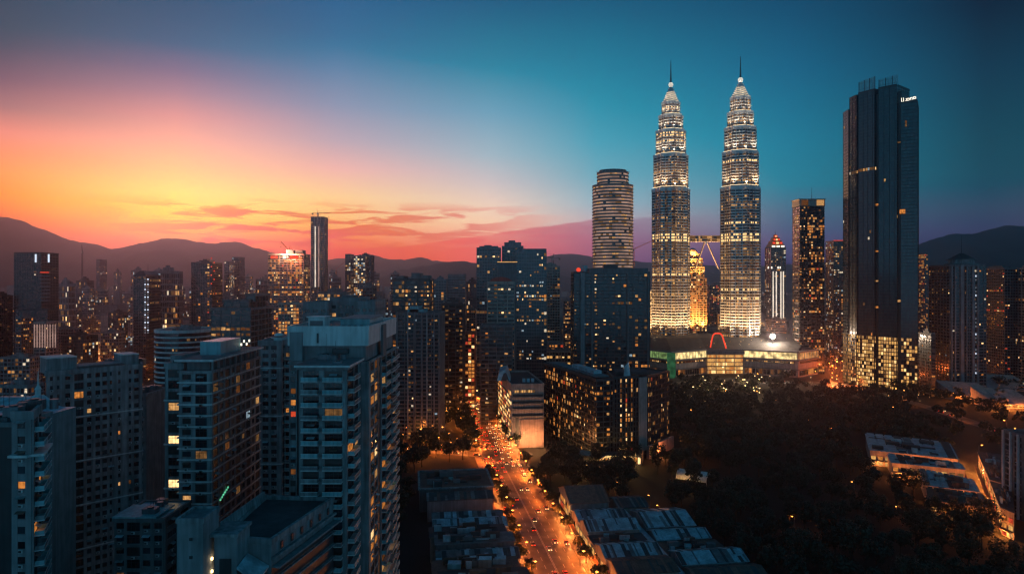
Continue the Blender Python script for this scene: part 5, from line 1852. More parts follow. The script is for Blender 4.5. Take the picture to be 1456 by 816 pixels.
def quad_house(name, label, cat, q, h, wall, roofm, gable=0.0, seams=9, lit=None, seed=0, group=None, eave=.6, parts=True, axis=0):
    """house on a four-cornered plan (counter-clockwise), flat, or pitched with its ridge along the plan's first side (axis 0) or across it (axis 1)"""
    c = (sum(p[0] for p in q) / 4, sum(p[1] for p in q) / 4)
    t = T(name, label, cat, c, group)
    FOOT.append(q)
    r = random.Random(seed)
    if axis:
        q = q[1:] + q[:1]
    t.mb('wall').prism(q, 0, h, wall)
    o = offset(q, eave)
    rf = t.mb('roof')
    if gable:
        m0 = ((o[0][0] + o[3][0]) / 2, (o[0][1] + o[3][1]) / 2)
        m1 = ((o[1][0] + o[2][0]) / 2, (o[1][1] + o[2][1]) / 2)
        zr = h + gable
        th = .25
        for a, b2, sgn in ((o[0], o[1], 0), (o[2], o[3], 1)):
            e0, e1 = (m1, m0) if sgn == 0 else (m0, m1)
            lo = [(*a, h), (*b2, h), (*e0, zr), (*e1, zr)]
            rf.hull8([(x, y, z - th) for x, y, z in lo], lo, roofm)
            # sheets of uneven age laid from the ridge to the eave
            k = 0.0
            while k < .985:
                wd = min(r.uniform(.02, .075), .99 - k)
                v0, v1 = (0, 1) if r.random() < .75 else ((0, r.uniform(.4, .7)) if r.random() < .5 else (r.uniform(.3, .6), 1))
                m2 = r.choices([roofm, ROOFMIX[roofm][0], ROOFMIX[roofm][1]], [5, 3, 2])[0]
                L0_, L1_, H0_, H1_ = (Vector(lo[i_]) for i_ in (0, 1, 3, 2))
                pt = lambda u_, v_: L0_.lerp(L1_, u_).lerp(H0_.lerp(H1_, u_), v_)
                up_ = Vector((0, 0, r.uniform(.05, .16)))
                c4 = [pt(k + .003, v0), pt(k + wd, v0), pt(k + wd, v1), pt(k + .003, v1)]
                rf.hull8([tuple(p_ + Vector((0, 0, .01))) for p_ in c4], [tuple(p_ + up_) for p_ in c4], m2)
                k += wd
        for a, b2, m in ((q[1], q[2], None), (q[3], q[0], None)):
            mm = ((a[0] + b2[0]) / 2, (a[1] + b2[1]) / 2)
            i = len(t.mb('wall').v)
            t.mb('wall').face([(*a, h - .02), (*b2, h - .02), (*mm, h + gable - .15)], wall)
    else:
        rf.prism(o, h, h + .35, wall, roofm)
        if parts:
            for k in range(15):
                # loose roofing sheets and low shelters
                u, v = r.uniform(.02, .75), r.uniform(.05, .7)
                du, dv = r.uniform(.06, .2), r.uniform(.08, .24)
                pq_ = lambda u_, v_: along(along(q[0], q[1], u_), along(q[3], q[2], u_), v_)
                c4 = [pq_(u, v), pq_(u + du, v), pq_(u + du, v + dv), pq_(u, v + dv)]
                z = h + .36 + k * .03
                hh = r.choice((.1, .1, 1.6, 2.3))
                t.mb('roof_sheet').hull8([(*p_, z) for p_ in c4], [(*p_, z + hh + (.5 if i_ < 2 else 0)) for i_, p_ in enumerate(c4)], r.choice(('roof_grey', 'roof_dark', 'roof_dark', 'roof_rust', 'roof_dark', 'roof_blue')))
            for k in range(3):
                s = t.new(r.choice(('cooling_unit', 'water_tank', 'skylight')))
                u, v = r.uniform(.2, .8), r.uniform(.2, .8)
                p = Vector(q[0]).lerp(Vector(q[1]), u).lerp(Vector(q[3]).lerp(Vector(q[2]), u), v)
                z = r.uniform(.8, 2)
                s.box(p.x - z, p.y - z * .7, h + .3, p.x + z, p.y + z * .7, h + .35 + z, r.choice(('mid_metal', 'roof_grey', 'teal_paint')))
    for e, mats in (lit or {}).items():
        a, b2 = q[e], q[(e + 1) % 4]
        L = math.dist(a, b2)
        n = max(2, int(L / 4))
        for fl in range(max(1, int((h - .5) / 3.6))):
            for k in range(n):
                w = t.new('window')
                w.slab(along(a, b2, (k + .18) / n), along(a, b2, (k + .82) / n), .02, .18, .6 + fl * 3.6, 2.9 + fl * 3.6, r.choice(mats))
        t.mb('awning').slab(a, b2, .05, 2.2, 3.55, 3.75, 'roof_rust')
        for k in range(max(1, int(L / 9))):
            p_ = along(a, b2, (k + .5) / max(1, int(L / 9)))
            t.light('shop_glow', 'POINT', (p_[0] + (b2[1] - a[1]) / L * 2.6, p_[1] - (b2[0] - a[0]) / L * 2.6, 3.1), r.choice((1000, 2600, 6000)), (1, .27, .05), .3)
    return t


def sq(s0, s1, w0, w1):
    """plan between two marks along the avenue and two distances from its middle"""
    return [st(s0, w0), st(s0, w1), st(s1, w1), st(s1, w0)]


LITM = ['room_amber', 'room_gold', 'room_warm', 'room_amber_dim', 'glass_a', 'room_red']
left_row = [
    (-34, -20, 12, 'flat', 'conc_dark', 'roof_dark', 'black roofed shophouse over the glowing arch at the bottom of the avenue'),
    (-18, -6, 11, 'flat', 'pink_wall', 'roof_rust', 'shophouse with a maroon roof terrace and a lit signboard along its edge'),
    (-5, 8, 10, 'gable', 'conc_grey', 'roof_grey', 'shophouse with a low grey pitched roof beyond the maroon terrace'),
    (9, 20, 12, 'flat', 'conc_dark', 'roof_grey', 'cluttered grey flat roofed shophouse halfway up the row'),
    (21, 33, 11, 'flat', 'conc_warm', 'roof_dark', 'dark roofed shophouse with a gold lit loggia'),
    (34, 48, 10, 'gable', 'conc_grey', 'roof_blue', 'shophouse with a ribbed blue metal roof'),
    (49, 60, 9, 'gable', 'conc_dark', 'roof_grey', 'low long shophouse with grey metal sheets beside a red lit yard'),
    (74, 88, 11, 'gable', 'conc_grey', 'roof_dark', 'shophouse with a dark ribbed roof past the red lit yard'),
    (90, 126, 12, 'flat', 'conc_dark', 'roof_rust', 'large flat brown roofed hall with pale edges at the street corner'),
]
for i, (s0, s1, h, kind, wl, rm, lb) in enumerate(left_row):
    wl_ = -17.8 - (2 if i % 3 == 1 else 0)
    dep = 34 if i < 8 else 40
    t = quad_house('shophouse', lb, 'shop', sq(s0, s1, wl_ - dep, wl_), h, wl, rm, 2.2 if kind == 'gable' else 0, 16, {1: LITM}, i, 'shophouses west of the avenue')
    if i == 8:
        t.mb('roof_edge').ring(offset(sq(s0, s1, wl_ - dep, wl_), -.4), offset(sq(s0, s1, wl_ - dep, wl_), .7), h + .3, h + 1.0, 'conc_pale')
    if i == 1:
        # long signboard with worn lit letters
        q = sq(s0, s1, wl_ - dep, wl_)
        a, c = along(q[0], q[1], .25), along(q[0], q[1], .97)
        t.mb('signboard').slab(a, c, .65, .95, h - 1.9, h - .1, 'black_frame')
        sg = t.new('sign_letters')
        rr = random.Random(17)
        for k in range(24):
            if k in (7, 15):
                continue
            u = .02 + k * .04
            mm = 'sign_white' if k < 7 else ('sign_red' if k < 15 else 'fascia_orange')
            a2, c2 = along(a, c, u), along(a, c, u + .026)
            sg.slab(a2, along(a2, c2, .25), .98, 1.05, h - 1.6, h - .45, mm)
            if rr.random() < .7:
                sg.slab(a2, c2, .99, 1.04, h - .75, h - .47, mm)
            if rr.random() < .6:
                sg.slab(along(a2, c2, .3), c2, .99, 1.04, h - 1.2, h - .95, mm)
            if rr.random() < .5:
                sg.slab(along(a2, c2, .75), c2, .98, 1.05, h - 1.6, h - .5, mm)
        for k in range(4):
            s = t.new('roof_shed')
            p = along(along(q[0], q[3], .35 + .2 * (k % 2)), along(q[1], q[2], .35 + .2 * (k % 2)), .25 + k * .18)
            s.box(p[0] - 2.6, p[1] - 2, h + .3, p[0] + 2.6, p[1] + 2, h + 2.4 + k % 3 * .5, ('teal_paint', 'conc_grey', 'pink_wall', 'roof_blue')[k], 'roof_blue')
    if i == 0:
        q = sq(s0, s1, wl_ - dep, wl_)
        p = along(q[0], q[1], .62)
        s = t.new('arch_lamp')
        s.ball((p[0], p[1] - 1.2, 7.2), .55, 'lamp_orange', 10)
        t.light('lamp_glow', 'POINT', (p[0], p[1] - 2.4, 7.4), 9000, (1, .42, .06), .5)
        arch = t.new('arch')
        for k in range(12):
            a0_, a1_ = math.pi * k / 12, math.pi * (k + 1) / 12
            arch.tube((p[0] - 5 * math.cos(a0_), p[1] - .5, 4 + 5.5 * math.sin(a0_)), (p[0] - 5 * math.cos(a1_), p[1] - .5, 4 + 5.5 * math.sin(a1_)), .35, .35, 'conc_warm', 6)
        arch.slab((p[0] - 5, p[1] - .1), (p[0] + 5, p[1] - .1), -.4, .1, 0, 9.6, 'conc_warm')
    t.done()
# the red lit yard between two of them
t = T('market_stall', 'open red canopied food yard glowing between the shophouses', 'market', st(67, -32), sep=0)
for k in range(5):
    s = t.new('canopy')
    q = sq(61.5, 72.5, -48 + k * 6, -42.8 + k * 6)
    s.hull8([(x, y, 4.2) for x, y in q], [(x, y, 4.5) for x, y in q], 'red_paint')
    for x, y in q:
        s.tube((x, y, 0), (x, y, 4.2), .12, .12, 'dark_metal', 5)
    t.light('lamp_glow', 'POINT', (*st(61, -46 + k * 6), 5.2), 450, (1, .12, .05), .4)
    s = t.new('lantern')
    s.ball((*st(61.2, -46 + k * 6), 5.2), .5, 'lamp_red_dim', 8)
t.done()

RB = [('roof_blue', 'teal_paint'), ('roof_blue', 'conc_grey'), ('roof_rust', 'conc_dark'), ('roof_grey', 'conc_grey')]
right_row = [
    (-46, -30, 'roof_blue', 2.4, 'blue metal roofed house at the bottom of the avenue, lowest of the east row'),
    (-29, -13, 'roof_rust', 2.0, 'rust brown sheet roofed house low in the east row'),
    (-12, 6, 'roof_blue', 2.8, 'wide blue ribbed roof with patched sheets in the east row'),
    (7, 18, 'roof_dark', 0, 'flat black roof between two blue ribbed roofs in the east row'),
    (19, 34, 'roof_blue', 2.6, 'blue ribbed metal roof beside the flat black one'),
    (35, 52, 'roof_blue', 2.2, 'upper blue ribbed roof with a pale edge next to the brown tiled house'),
]
for i, (s0, s1, rm, gb, lb) in enumerate(right_row):
    quad_house('shophouse', lb, 'shop', sq(s0, s1, 17.6, 42), 9 + (i * 5 % 3), 'conc_warm', rm, gb, 26, {3: LITM}, 40 + i, 'houses east of the avenue').done()
back_row = [
    (-52, -36, 'roof_blue', 2.0, 'blue roof at the back of the east block by the dark trees'),
    (-35, -22, 'roof_rust', 2.0, 'brown sheet roof at the back of the east block'),
    (-21, -6, 'roof_blue', 2.4, 'long pale blue ribbed roof reaching toward the dark trees'),
    (-5, 8, 'roof_rust', 0, 'flat maroon roof in the back row of the east block'),
    (9, 22, 'roof_blue', 2.2, 'small blue patched roof in the back row beside the flat maroon one'),
    (23, 48, 'roof_blue', 3.0, 'largest blue ribbed hall roof at the top of the east block'),
]
for i, (s0, s1, rm, gb, lb) in enumerate(back_row):
    quad_house('shophouse', lb, 'house', sq(s0, s1, 47, 78 - i * 1.5), 8 + (i * 7 % 3), 'conc_grey', rm, gb, 30, None, 60 + i, 'houses east of the avenue').done()
t = T('covered_walkway', 'pale covered walkway running between the two rows of blue roofs', 'walkway', st(10, 44.5))
s = t.new('roof')
q = sq(-40, 54, 43, 46)
s.hull8([(x, y, 8.2) for x, y in q], [(x, y, 8.5) for x, y in q], 'roof_blue')
for k in range(-38, 54, 9):
    for w in (43.3, 45.7):
        t.new('post').tube((*st(k, w), 0), (*st(k, w), 8.2), .2, .2, 'mid_metal', 6)
t.done()
t = quad_house('tiled_house', 'tall house with a brown tiled pitched roof and grey gable end on the avenue', 'house', sq(56, 84, 18, 38), 12, 'conc_grey', 'roof_tile', 5, 20, {3: LITM}, 71)
t.done()
quad_house('house', 'small dark house tucked behind the brown tiled house', 'house', sq(52, 70, 42, 58), 10, 'conc_warm', 'roof_dark', 2, 12, None, 72).done()
# pale marquee among the trees
t = T('marquee', 'pale blue white vaulted marquee among the dark park trees', 'tent', (136, 432))
s = t.new('canopy')
cx, cy, n = X(984, 440), 436, 14
prof = [(math.cos(math.pi * k / n), math.sin(math.pi * k / n)) for k in range(n + 1)]
ax = Vector((.86, -.5))
ac = Vector((.5, .86))
for (ca, sa), (cb, sb) in zip(prof, prof[1:]):
    pts = []
    for u in (-9.5, 9.5):
        for cc, ss in ((ca, sa), (cb, sb)):
            sag = 1 - .25 * abs(u / 9.5)
            pts.append((cx + ax.x * u + ac.x * 6 * cc, cy + ax.y * u + ac.y * 6 * cc, 3 + 6.5 * ss * sag))
    s.face([pts[0], pts[1], pts[3], pts[2]], 'tent_white')
for u in (-9.5, 9.5):
    for c_ in (-6, 6):
        t.new('post').tube((cx + ax.x * u + ac.x * c_, cy + ax.y * u + ac.y * c_, 0), (cx + ax.x * u + ac.x * c_, cy + ax.y * u + ac.y * c_, 3.1), .15, .15, 'steel', 6)
t.light('lamp_glow', 'POINT', (cx - 9, cy - 9, 3), 1500, (1, .5, .12), .4)
t.done()

# ---- market halls, shophouses and the condo at the picture's edge on the park side
def pq(z, *pts):
    return [G(x, y, z) for x, y in pts]


halls = [
    (10, ((1237, 640), (1362, 653), (1350, 631), (1231, 617)), 'roof_blue', 'market hall with a long blue sheet roof and a lit shopfront, uppermost of its row'),
    (9, ((1268, 658), (1372, 668), (1366, 660), (1262, 646)), 'roof_blue', 'narrow market hall with a pale blue strip roof below the uppermost hall'),
    (9, ((1316, 690), (1392, 700), (1384, 684), (1308, 668)), 'roof_blue', 'market hall with a pale blue edge near the orange side street'),
    (9, ((1322, 712), (1404, 722), (1397, 704), (1318, 694)), 'roof_rust', 'brown roofed market hall with a red lit end wall, lowest of its row'),
]
for i, (h, pts, rm, lb) in enumerate(halls):
    q = pq(h, *pts)
    t = quad_house('market_hall', lb, 'market', q, h, 'conc_warm', rm, 0, 8, {0: ['room_warm', 'room_gold', 'room_warm_dim', 'glass_a', 'room_amber'], 1: ['room_amber', 'room_red', 'glass_a']}, 80 + i, 'market halls beside the park')
    a = t.mb('roof_sheet')
    for k in range(9):
        p = along(q[0], q[1], k / 9 + .01)
        p2 = along(q[0], q[1], (k + 1) / 9 - .012)
        e, e2 = along(q[3], q[2], k / 9 + .01), along(q[3], q[2], (k + 1) / 9 - .012)
        a.hull8([(*p, h + .36), (*p2, h + .36), (*e2, h + .36), (*e, h + .36)], [(*p, h + .5), (*p2, h + .5), (*e2, h + 1.3), (*e, h + 1.3)], (rm, rm, 'roof_grey', rm, 'roof_dark')[(k * 3 + i) % 5])
    t.done()
q = pq(13, (1408, 682), (1434, 690), (1434, 648), (1391, 643))
quad_house('shophouse', 'dark roofed shophouse with an orange lit wall on the side street beside the market halls', 'shop', q, 13, 'conc_warm', 'roof_dark', 0, 8, {3: LITM, 0: LITM}, 90, 'shophouses beside the park').done()
q = pq(13, (1424, 722), (1442, 730), (1436, 692), (1409, 685))
quad_house('shophouse', 'second shophouse with an orange lit wall down the side street', 'shop', q, 13, 'conc_warm', 'roof_dark', 0, 8, {3: LITM, 0: LITM}, 91, 'shophouses beside the park').done()
t = T('apartment_block', 'apartment block with white upright fins cut by the picture edge above the side street', 'building', (280, 368))
zt = Z(613, 381)
pl = [(266.5, 352), (306, 350), (306, 381), (266.5, 381)]
condo(t, pl, 0, zt, 3.2, 'conc_dark', {3: [('w', .7), ('f', 5), ('w', .7), ('f', 5), ('w', .7), ('f', 5), ('w', .7), ('f', 5), ('w', .7)], 0: [('d', 4)] * 8}, 95, lit=.05, pal='amber')
for k in range(6):
    y = 352.6 + k * 5.6
    t.mb('fin').box(265.2, y - .35, 0, 266.6, y + .35, zt + .8, 'white_paint')
condo_done(t)
# sloping roofed halls by the ring road
for i, (x0, x1, y0, y1, dd, lb) in enumerate(((1358, 1420, 537, 566, 735, 'exhibition hall with a long grey slanting roof and an orange lit open front'), (1412, 1475, 545, 585, 690, 'grey slanting roofed hall with stepped canopies near the picture edge'), (1380, 1470, 532, 556, 800, 'farther slanting roofed hall behind the orange lit one'))):
    za, zb = Z(y1, dd), Z(y0, dd + 30)
    xa, xb = X(x0, dd), X(x1, dd)
    t = T('exhibition_hall', lb, 'hall', ((xa + xb) / 2, dd + 15), 'slanting roofed halls')
    zl = max(5, za)
    w = t.mb('wall')
    w.hull8([(xa, dd, 0), (xb, dd, 0), (xb, dd + 34, 0), (xa, dd + 34, 0)], [(xa, dd, zl), (xb, dd, zl), (xb, dd + 34, zl + 9), (xa, dd + 34, zl + 12)], 'conc_warm')
    for k in range(4):
        u0, u1 = k / 4, (k + 1) / 4 - .02
        s = t.new('roof')
        s.hull8([(xa + (xb - xa) * u0, dd - 3, zl + .3 - k), (xa + (xb - xa) * u1, dd - 3, zl + .3 - k), (xa + (xb - xa) * u1, dd + 36, zl + 10 - k), (xa + (xb - xa) * u0, dd + 36, zl + 12 - k)],
                [(xa + (xb - xa) * u0, dd - 3, zl + .9 - k), (xa + (xb - xa) * u1, dd - 3, zl + .9 - k), (xa + (xb - xa) * u1, dd + 36, zl + 10.6 - k), (xa + (xb - xa) * u0, dd + 36, zl + 12.6 - k)], 'conc_grey')
    for k in range(7):
        s = t.new('window')
        s.box(xa + (xb - xa) * (k + .1) / 7, dd - .3, 1.2, xa + (xb - xa) * (k + .85) / 7, dd - .05, min(zl - 1.5, 5), ('room_amber', 'room_gold', 'room_warm', 'room_amber')[k % 4] if i < 2 else 'glass_a')
        if k % 2 == 0 and i < 2:
            t.light('lamp_glow', 'POINT', (xa + (xb - xa) * k / 7, dd - 7, 4), 14000, (1, .24, .04), .6)
    t.done()
# ================================================================= street lamps, cars, trees, the farther city
FOOT += [sq(60, 74, -52, -17), [(124, 424), (150, 424), (150, 448), (124, 448)], pl_mall if 'pl_mall' in globals() else [(184, 915), (427, 915), (427, 1075), (184, 1075)],
         [a0, a1, a2, a3], sq(-40, 54, 42, 47), [(36, 470), (70, 466), (125, 530), (100, 548), (60, 500)], pq(0, (1225, 668), (1400, 745), (1400, 700), (1225, 630)),
         [P(1199, 884), P(1304, 800), (X(1304, 800) + 10, 850), (X(1199, 884) + 20, 930)], [(-170, 140), (-40, 140), (-40, 200), (-170, 200)]]
ROADS = [(AVE, 15), ([cross0, cross1], 9), (EAST, 9), (NORTH, 13), (MALLRD, 10)]
BOX = [(bbox(q), q) for q in FOOT]


def inside(p, q):
    c = False
    for (xa, ya), (xb, yb) in zip(q, q[1:] + q[:1]):
        if (ya > p[1]) != (yb > p[1]) and p[0] < (xb - xa) * (p[1] - ya) / (yb - ya) + xa:
            c = not c
    return c


def seg_d(p, a, b2):
    v, w_ = Vector((b2[0] - a[0], b2[1] - a[1])), Vector((p[0] - a[0], p[1] - a[1]))
    u = max(0, min(1, v.dot(w_) / v.length_squared))
    return (w_ - v * u).length


def free(p, m=4.0, road=True):
    for (x0, y0, x1, y1), q in BOX:
        if x0 - m < p[0] < x1 + m and y0 - m < p[1] < y1 + m:
            if inside(p, q) or min(seg_d(p, a, c) for a, c in zip(q, q[1:] + q[:1])) < m:
                return False
    if road:
        for pts, w_ in ROADS:
            for a, c in zip(pts, pts[1:]):
                if seg_d(p, a, c) < w_:
                    return False
    return True


# ---- street lamps
b = MB()
b.tube((0, 0, 0), (0, 0, 8.6), .14, .08, 'mid_metal', 8)
POLE = b.mesh('pole')
b = MB()
b.tube((0, 0, 8.5), (1.9, 0, 9.0), .07, .06, 'mid_metal', 6)
ARM = b.mesh('arm')
HEADS = {}
for mm in ('lamp_orange', 'lamp_warm', 'lamp_white'):
    b = MB()
    b.box(1.4, -.3, 8.78, 2.6, .3, 8.92, mm)
    b.ball((2.0, 0, 8.80), .38, mm, 8)
    HEADS[mm] = b.mesh('bulb')
b = MB()
b.box(1.38, -.32, 8.925, 2.62, .32, 9.12, 'mid_metal')
HEADBOX = b.mesh('lamp_head')
LGT = {}


def lamp(x, y, rz, label, group, mm='lamp_orange', e=9000.0, h=1.0, col=(1, .165, .018), kind='SPOT'):
    r_ = tag(link('street_lamp', None, loc=(x, y, 0)), label, 'street lamp', group)
    r_.rotation_euler.z = rz
    r_.scale = (h, h, h)
    for nm, me in (('pole', POLE), ('arm', ARM)):
        link(nm, me, r_)
    link('bulb', HEADS[mm], link('lamp_head', HEADBOX, r_))
    k = (round(e), col, kind)
    if k not in LGT:
        l = bpy.data.lights.new('lamp_glow', kind)
        l.energy, l.color, l.shadow_soft_size = e, col, .35
        if kind == 'SPOT':
            l.spot_size, l.spot_blend = R(142), .55
        LGT[k] = l
    link('lamp_glow', LGT[k], r_, (2.0, 0, 8.2))
    return r_


AVD = math.atan2(U.y, U.x)
rr = random.Random(101)
for s in range(-50, 470, 22):
    e = rr.choice((16000, 36000, 64000)) if s > 110 else rr.choice((7000, 15000, 30000))
    x, y = st(s, -13.3)
    if not 196 < s < 228:
        lamp(x, y, AVD - math.pi / 2, 'orange street lamp on the west kerb of the avenue', 'lamps on the west kerb of the avenue', e=e)
    x, y = st(s + 8, 13.3)
    lamp(x, y, AVD + math.pi / 2, 'orange street lamp on the east kerb of the avenue', 'lamps on the east kerb of the avenue', e=e)
dx, dy = cross1[0] - cross0[0], cross1[1] - cross0[1]
for k in range(9):
    u = (k + .4) / 9
    for sd_, wd in ((1, 8.4), (-1, 8.4)):
        l = math.hypot(dx, dy)
        x, y = cross0[0] + dx * u - dy / l * wd * sd_, cross0[1] + dy * u + dx / l * wd * sd_
        lamp(x, y, math.atan2(dx * -sd_, dy * sd_), 'orange street lamp along the cross street', 'lamps along the cross street', e=11000, mm='lamp_orange' if k % 3 else 'lamp_warm')


def along_road(pts, step, off, fn):
    acc = 0
    for a, c in zip(pts, pts[1:]):
        L = math.dist(a, c)
        n = int(L / step)
        for k in range(n):
            p = along(a, c, (k + .5) / max(1, n))
            ux, uy = (c[0] - a[0]) / L, (c[1] - a[1]) / L
            sd_ = 1 if k % 2 else -1
            fn(p[0] + uy * off * sd_, p[1] - ux * off * sd_, math.atan2(ux * sd_, -uy * sd_))


along_road(EAST, 30, 8, lambda x, y, r: lamp(x, y, r, 'orange street lamp on the ring road past the park', 'lamps on the ring road past the park', e=5000, col=(1, .20, .04)))
along_road(NORTH[:3], 26, 12, lambda x, y, r: lamp(x, y, r, 'orange street lamp on the road between the mall and the huge dark tower', 'lamps between the mall and the dark tower', e=90000, h=1.2, col=(1, .17, .03)))
for k in range(12):
    x, y = G(1177 + (k * 7) % 24, 503 + k * 3.6)
    lamp(x, y, k, 'orange street lamp in the glowing junction beside the huge dark tower', 'lamps of the glowing junction', e=24000, h=1.3, col=(1, .17, .03), kind='POINT')
along_road(MALLRD, 34, 9, lambda x, y, r: lamp(x, y, r, 'pale street lamp on the drive before the mall', 'lamps on the drive before the mall', 'lamp_warm', e=5000, h=.8, col=(1, .62, .30)))
for k in range(6):
    x, y = G(1400 + k * 5.5, 650 + k * 13)
    lamp(x - 4, y, 0, 'orange street lamp in the side street by the market halls', 'lamps in the side street by the market halls', e=5000, col=(1, .22, .04))
for px, py in ((1130, 752), (1012, 590), (1040, 600), (1078, 612), (985, 595), (1065, 625), (1105, 580), (985, 575), (1030, 566), (1075, 566), (1120, 560), (1150, 610), (1180, 622), (1215, 700), (925, 720), (938, 735), (880, 700), (1275, 735), (1320, 760), (1180, 760), (960, 610), (1000, 660), (1240, 600), (1270, 590), (1300, 605)):
    x, y = G(px, py)
    near = py > 690
    lamp(x, y, rr.random() * 6, 'orange path lamp half hidden by the dark park trees', 'path lamps in the dark park', e=450 if near else 800, h=.7 if near else .9, col=(1, .22, .04), kind='POINT')
for k in range(46):
    px, py = rr.uniform(-5, 410), rr.uniform(476, 560)
    if k > 30:
        px, py = rr.uniform(20, 130), rr.uniform(486, 530)
    x, y = G(px, py)
    lamp(x, y, rr.random() * 6, 'orange street lamp among the low roofs of the old town', 'lamps of the old town', e=9000 if k % 3 else 22000, col=(1, .22, .035), kind='POINT')
for k in range(34):
    x, y = G(rr.uniform(566, 690), rr.uniform(580, 652))
    lamp(x, y, rr.random() * 6, 'orange lamp among the trees below the ribbed apartments', 'lamps below the ribbed apartments', e=rr.choice((2500, 5000)), col=(1, .25, .04), kind='POINT')

for k in range(30):
    x, y = G(rr.uniform(985, 1085), rr.uniform(547, 574))
    lamp(x, y, rr.random() * 6, 'pale garden lamp on the plaza before the golden mall entrance', 'garden lamps on the mall plaza', 'lamp_warm', e=1100, h=1.25, col=(1, .62, .24), kind='POINT')
BOX = [(bbox(q), q) for q in FOOT]
# ---- cars
def car_parts(paint):
    b = MB()
    prof = [(-2.15, .35), (-2.2, .75), (-1.9, .95), (-.9, 1.0), (1.2, 1.0), (2.0, .88), (2.2, .7), (2.18, .35)]
    i0 = len(b.v)
    n = len(prof)
    for sx in (-.86, .86):
        b.v += [(sx, y, z) for y, z in prof]
    mi = b.mi(paint)
    for k in range(n):
        j = (k + 1) % n
        b.f.append((i0 + k, i0 + j, i0 + n + j, i0 + n + k))
        b.m.append(mi)
    b.f += [tuple(i0 + k for k in reversed(range(n))), tuple(i0 + n + k for k in range(n))]
    b.m += [mi, mi]
    b.hull8([(-.66, -1.2, 1.40), (.66, -1.2, 1.40), (.66, .35, 1.40), (-.66, .35, 1.40)], [(-.62, -1.1, 1.46), (.62, -1.1, 1.46), (.62, .25, 1.46), (-.62, .25, 1.46)], paint)
    body = b.mesh('body')
    b = MB()
    b.hull8([(-.80, -1.75, .99), (.80, -1.75, .99), (.80, 1.0, .99), (-.80, 1.0, .99)], [(-.64, -1.15, 1.40), (.64, -1.15, 1.40), (.64, .3, 1.40), (-.64, .3, 1.40)], 'glass_a')
    cab = b.mesh('cabin_glass')
    return body, cab


b = MB()
b.tube((-.1, 0, 0), (.1, 0, 0), .33, .33, 'tyre', 12)
WHEEL = b.mesh('wheel')
b = MB()
b.tube((-.11, 0, 0), (.11, 0, 0), .19, .19, 'mid_metal', 10)
RIM = b.mesh('rim')
b = MB()
b.ball((0, 0, 0), .27, 'head_light', 8, .7)
HL = b.mesh('headlight')
b = MB()
b.box(-.30, -.05, -.16, .30, .05, .16, 'tail_light')
TL = b.mesh('taillight')
PROTO = {}


def car(paint, x, y, z, rz, label, group):
    if paint not in PROTO:
        r_ = link('car', None)
        bd, cb = car_parts(paint)
        link('body', bd, r_)
        link('cabin_glass', cb, r_)
        for sx in (-.8, .8):
            for sy in (-1.35, 1.35):
                link('rim', RIM, link('wheel', WHEEL, r_, (sx, sy, .33)))
            link('headlight', HL, r_, (sx * .78, 2.15, .68))
            link('taillight', TL, r_, (sx * .78, -2.2, .74))
        PROTO[paint] = r_
    else:
        r_ = copy_tree(PROTO[paint])
    r_.location = (x, y, z)
    r_.rotation_euler.z = rz
    return tag(r_, label, 'car', group)


PAINTS = ['car_white', 'car_dark', 'car_silver', 'car_dark', 'car_red']
PN = {'car_white': 'white', 'car_dark': 'black', 'car_silver': 'silver', 'car_red': 'dark red'}
rr = random.Random(77)
for lane, sgn in ((-10.3, 1), (-6.2, 1), (-2.2, 1), (2.2, -1), (6.2, -1), (10.3, -1)):
    s = -60 + rr.uniform(0, 10)
    while s < 420:
        dense = 8.5 if 128 < s < 300 else (30 if s < 128 else 15)
        if not (200 < s < 224 and rr.random() < .6):
            p = rr.choice(PAINTS)
            x, y = st(s, lane + rr.uniform(-1.0, 1.0))
            away = sgn > 0
            car(p, x, y, .016, AVD - math.pi / 2 + (0 if away else math.pi), f'{PN[p]} car with red tail lights driving away up the avenue' if away else f'{PN[p]} car with bright headlights coming down the avenue', f'{PN[p]} cars {"leaving" if away else "coming"} on the avenue')
        s += dense * rr.uniform(.85, 2.1)
for k in range(14):
    u = rr.random()
    p = rr.choice(PAINTS)
    off = rr.choice((-3.2, 3.2))
    l = math.hypot(dx, dy)
    x, y = cross0[0] + dx * u - dy / l * off, cross0[1] + dy * u + dx / l * off
    car(p, x, y, .02, math.atan2(dy, dx) - math.pi / 2 + (math.pi if off > 0 else 0), f'{PN[p]} car in the cross street traffic', f'{PN[p]} cars in the cross street')
for k in range(26):
    pts = EAST if k < 16 else MALLRD
    i = rr.randrange(len(pts) - 1)
    u = rr.random()
    a, c = pts[i], pts[i + 1]
    L = math.dist(a, c)
    off = rr.choice((-3, 3))
    p = rr.choice(PAINTS)
    q = along(a, c, u)
    x, y = q[0] + (c[1] - a[1]) / L * off, q[1] - (c[0] - a[0]) / L * off
    w_ = 'on the ring road past the park' if k < 16 else 'on the drive before the mall'
    car(p, x, y, .03, math.atan2(c[1] - a[1], c[0] - a[0]) - math.pi / 2 + (0 if off < 0 else math.pi), f'{PN[p]} car {w_}', f'{PN[p]} cars {w_}')


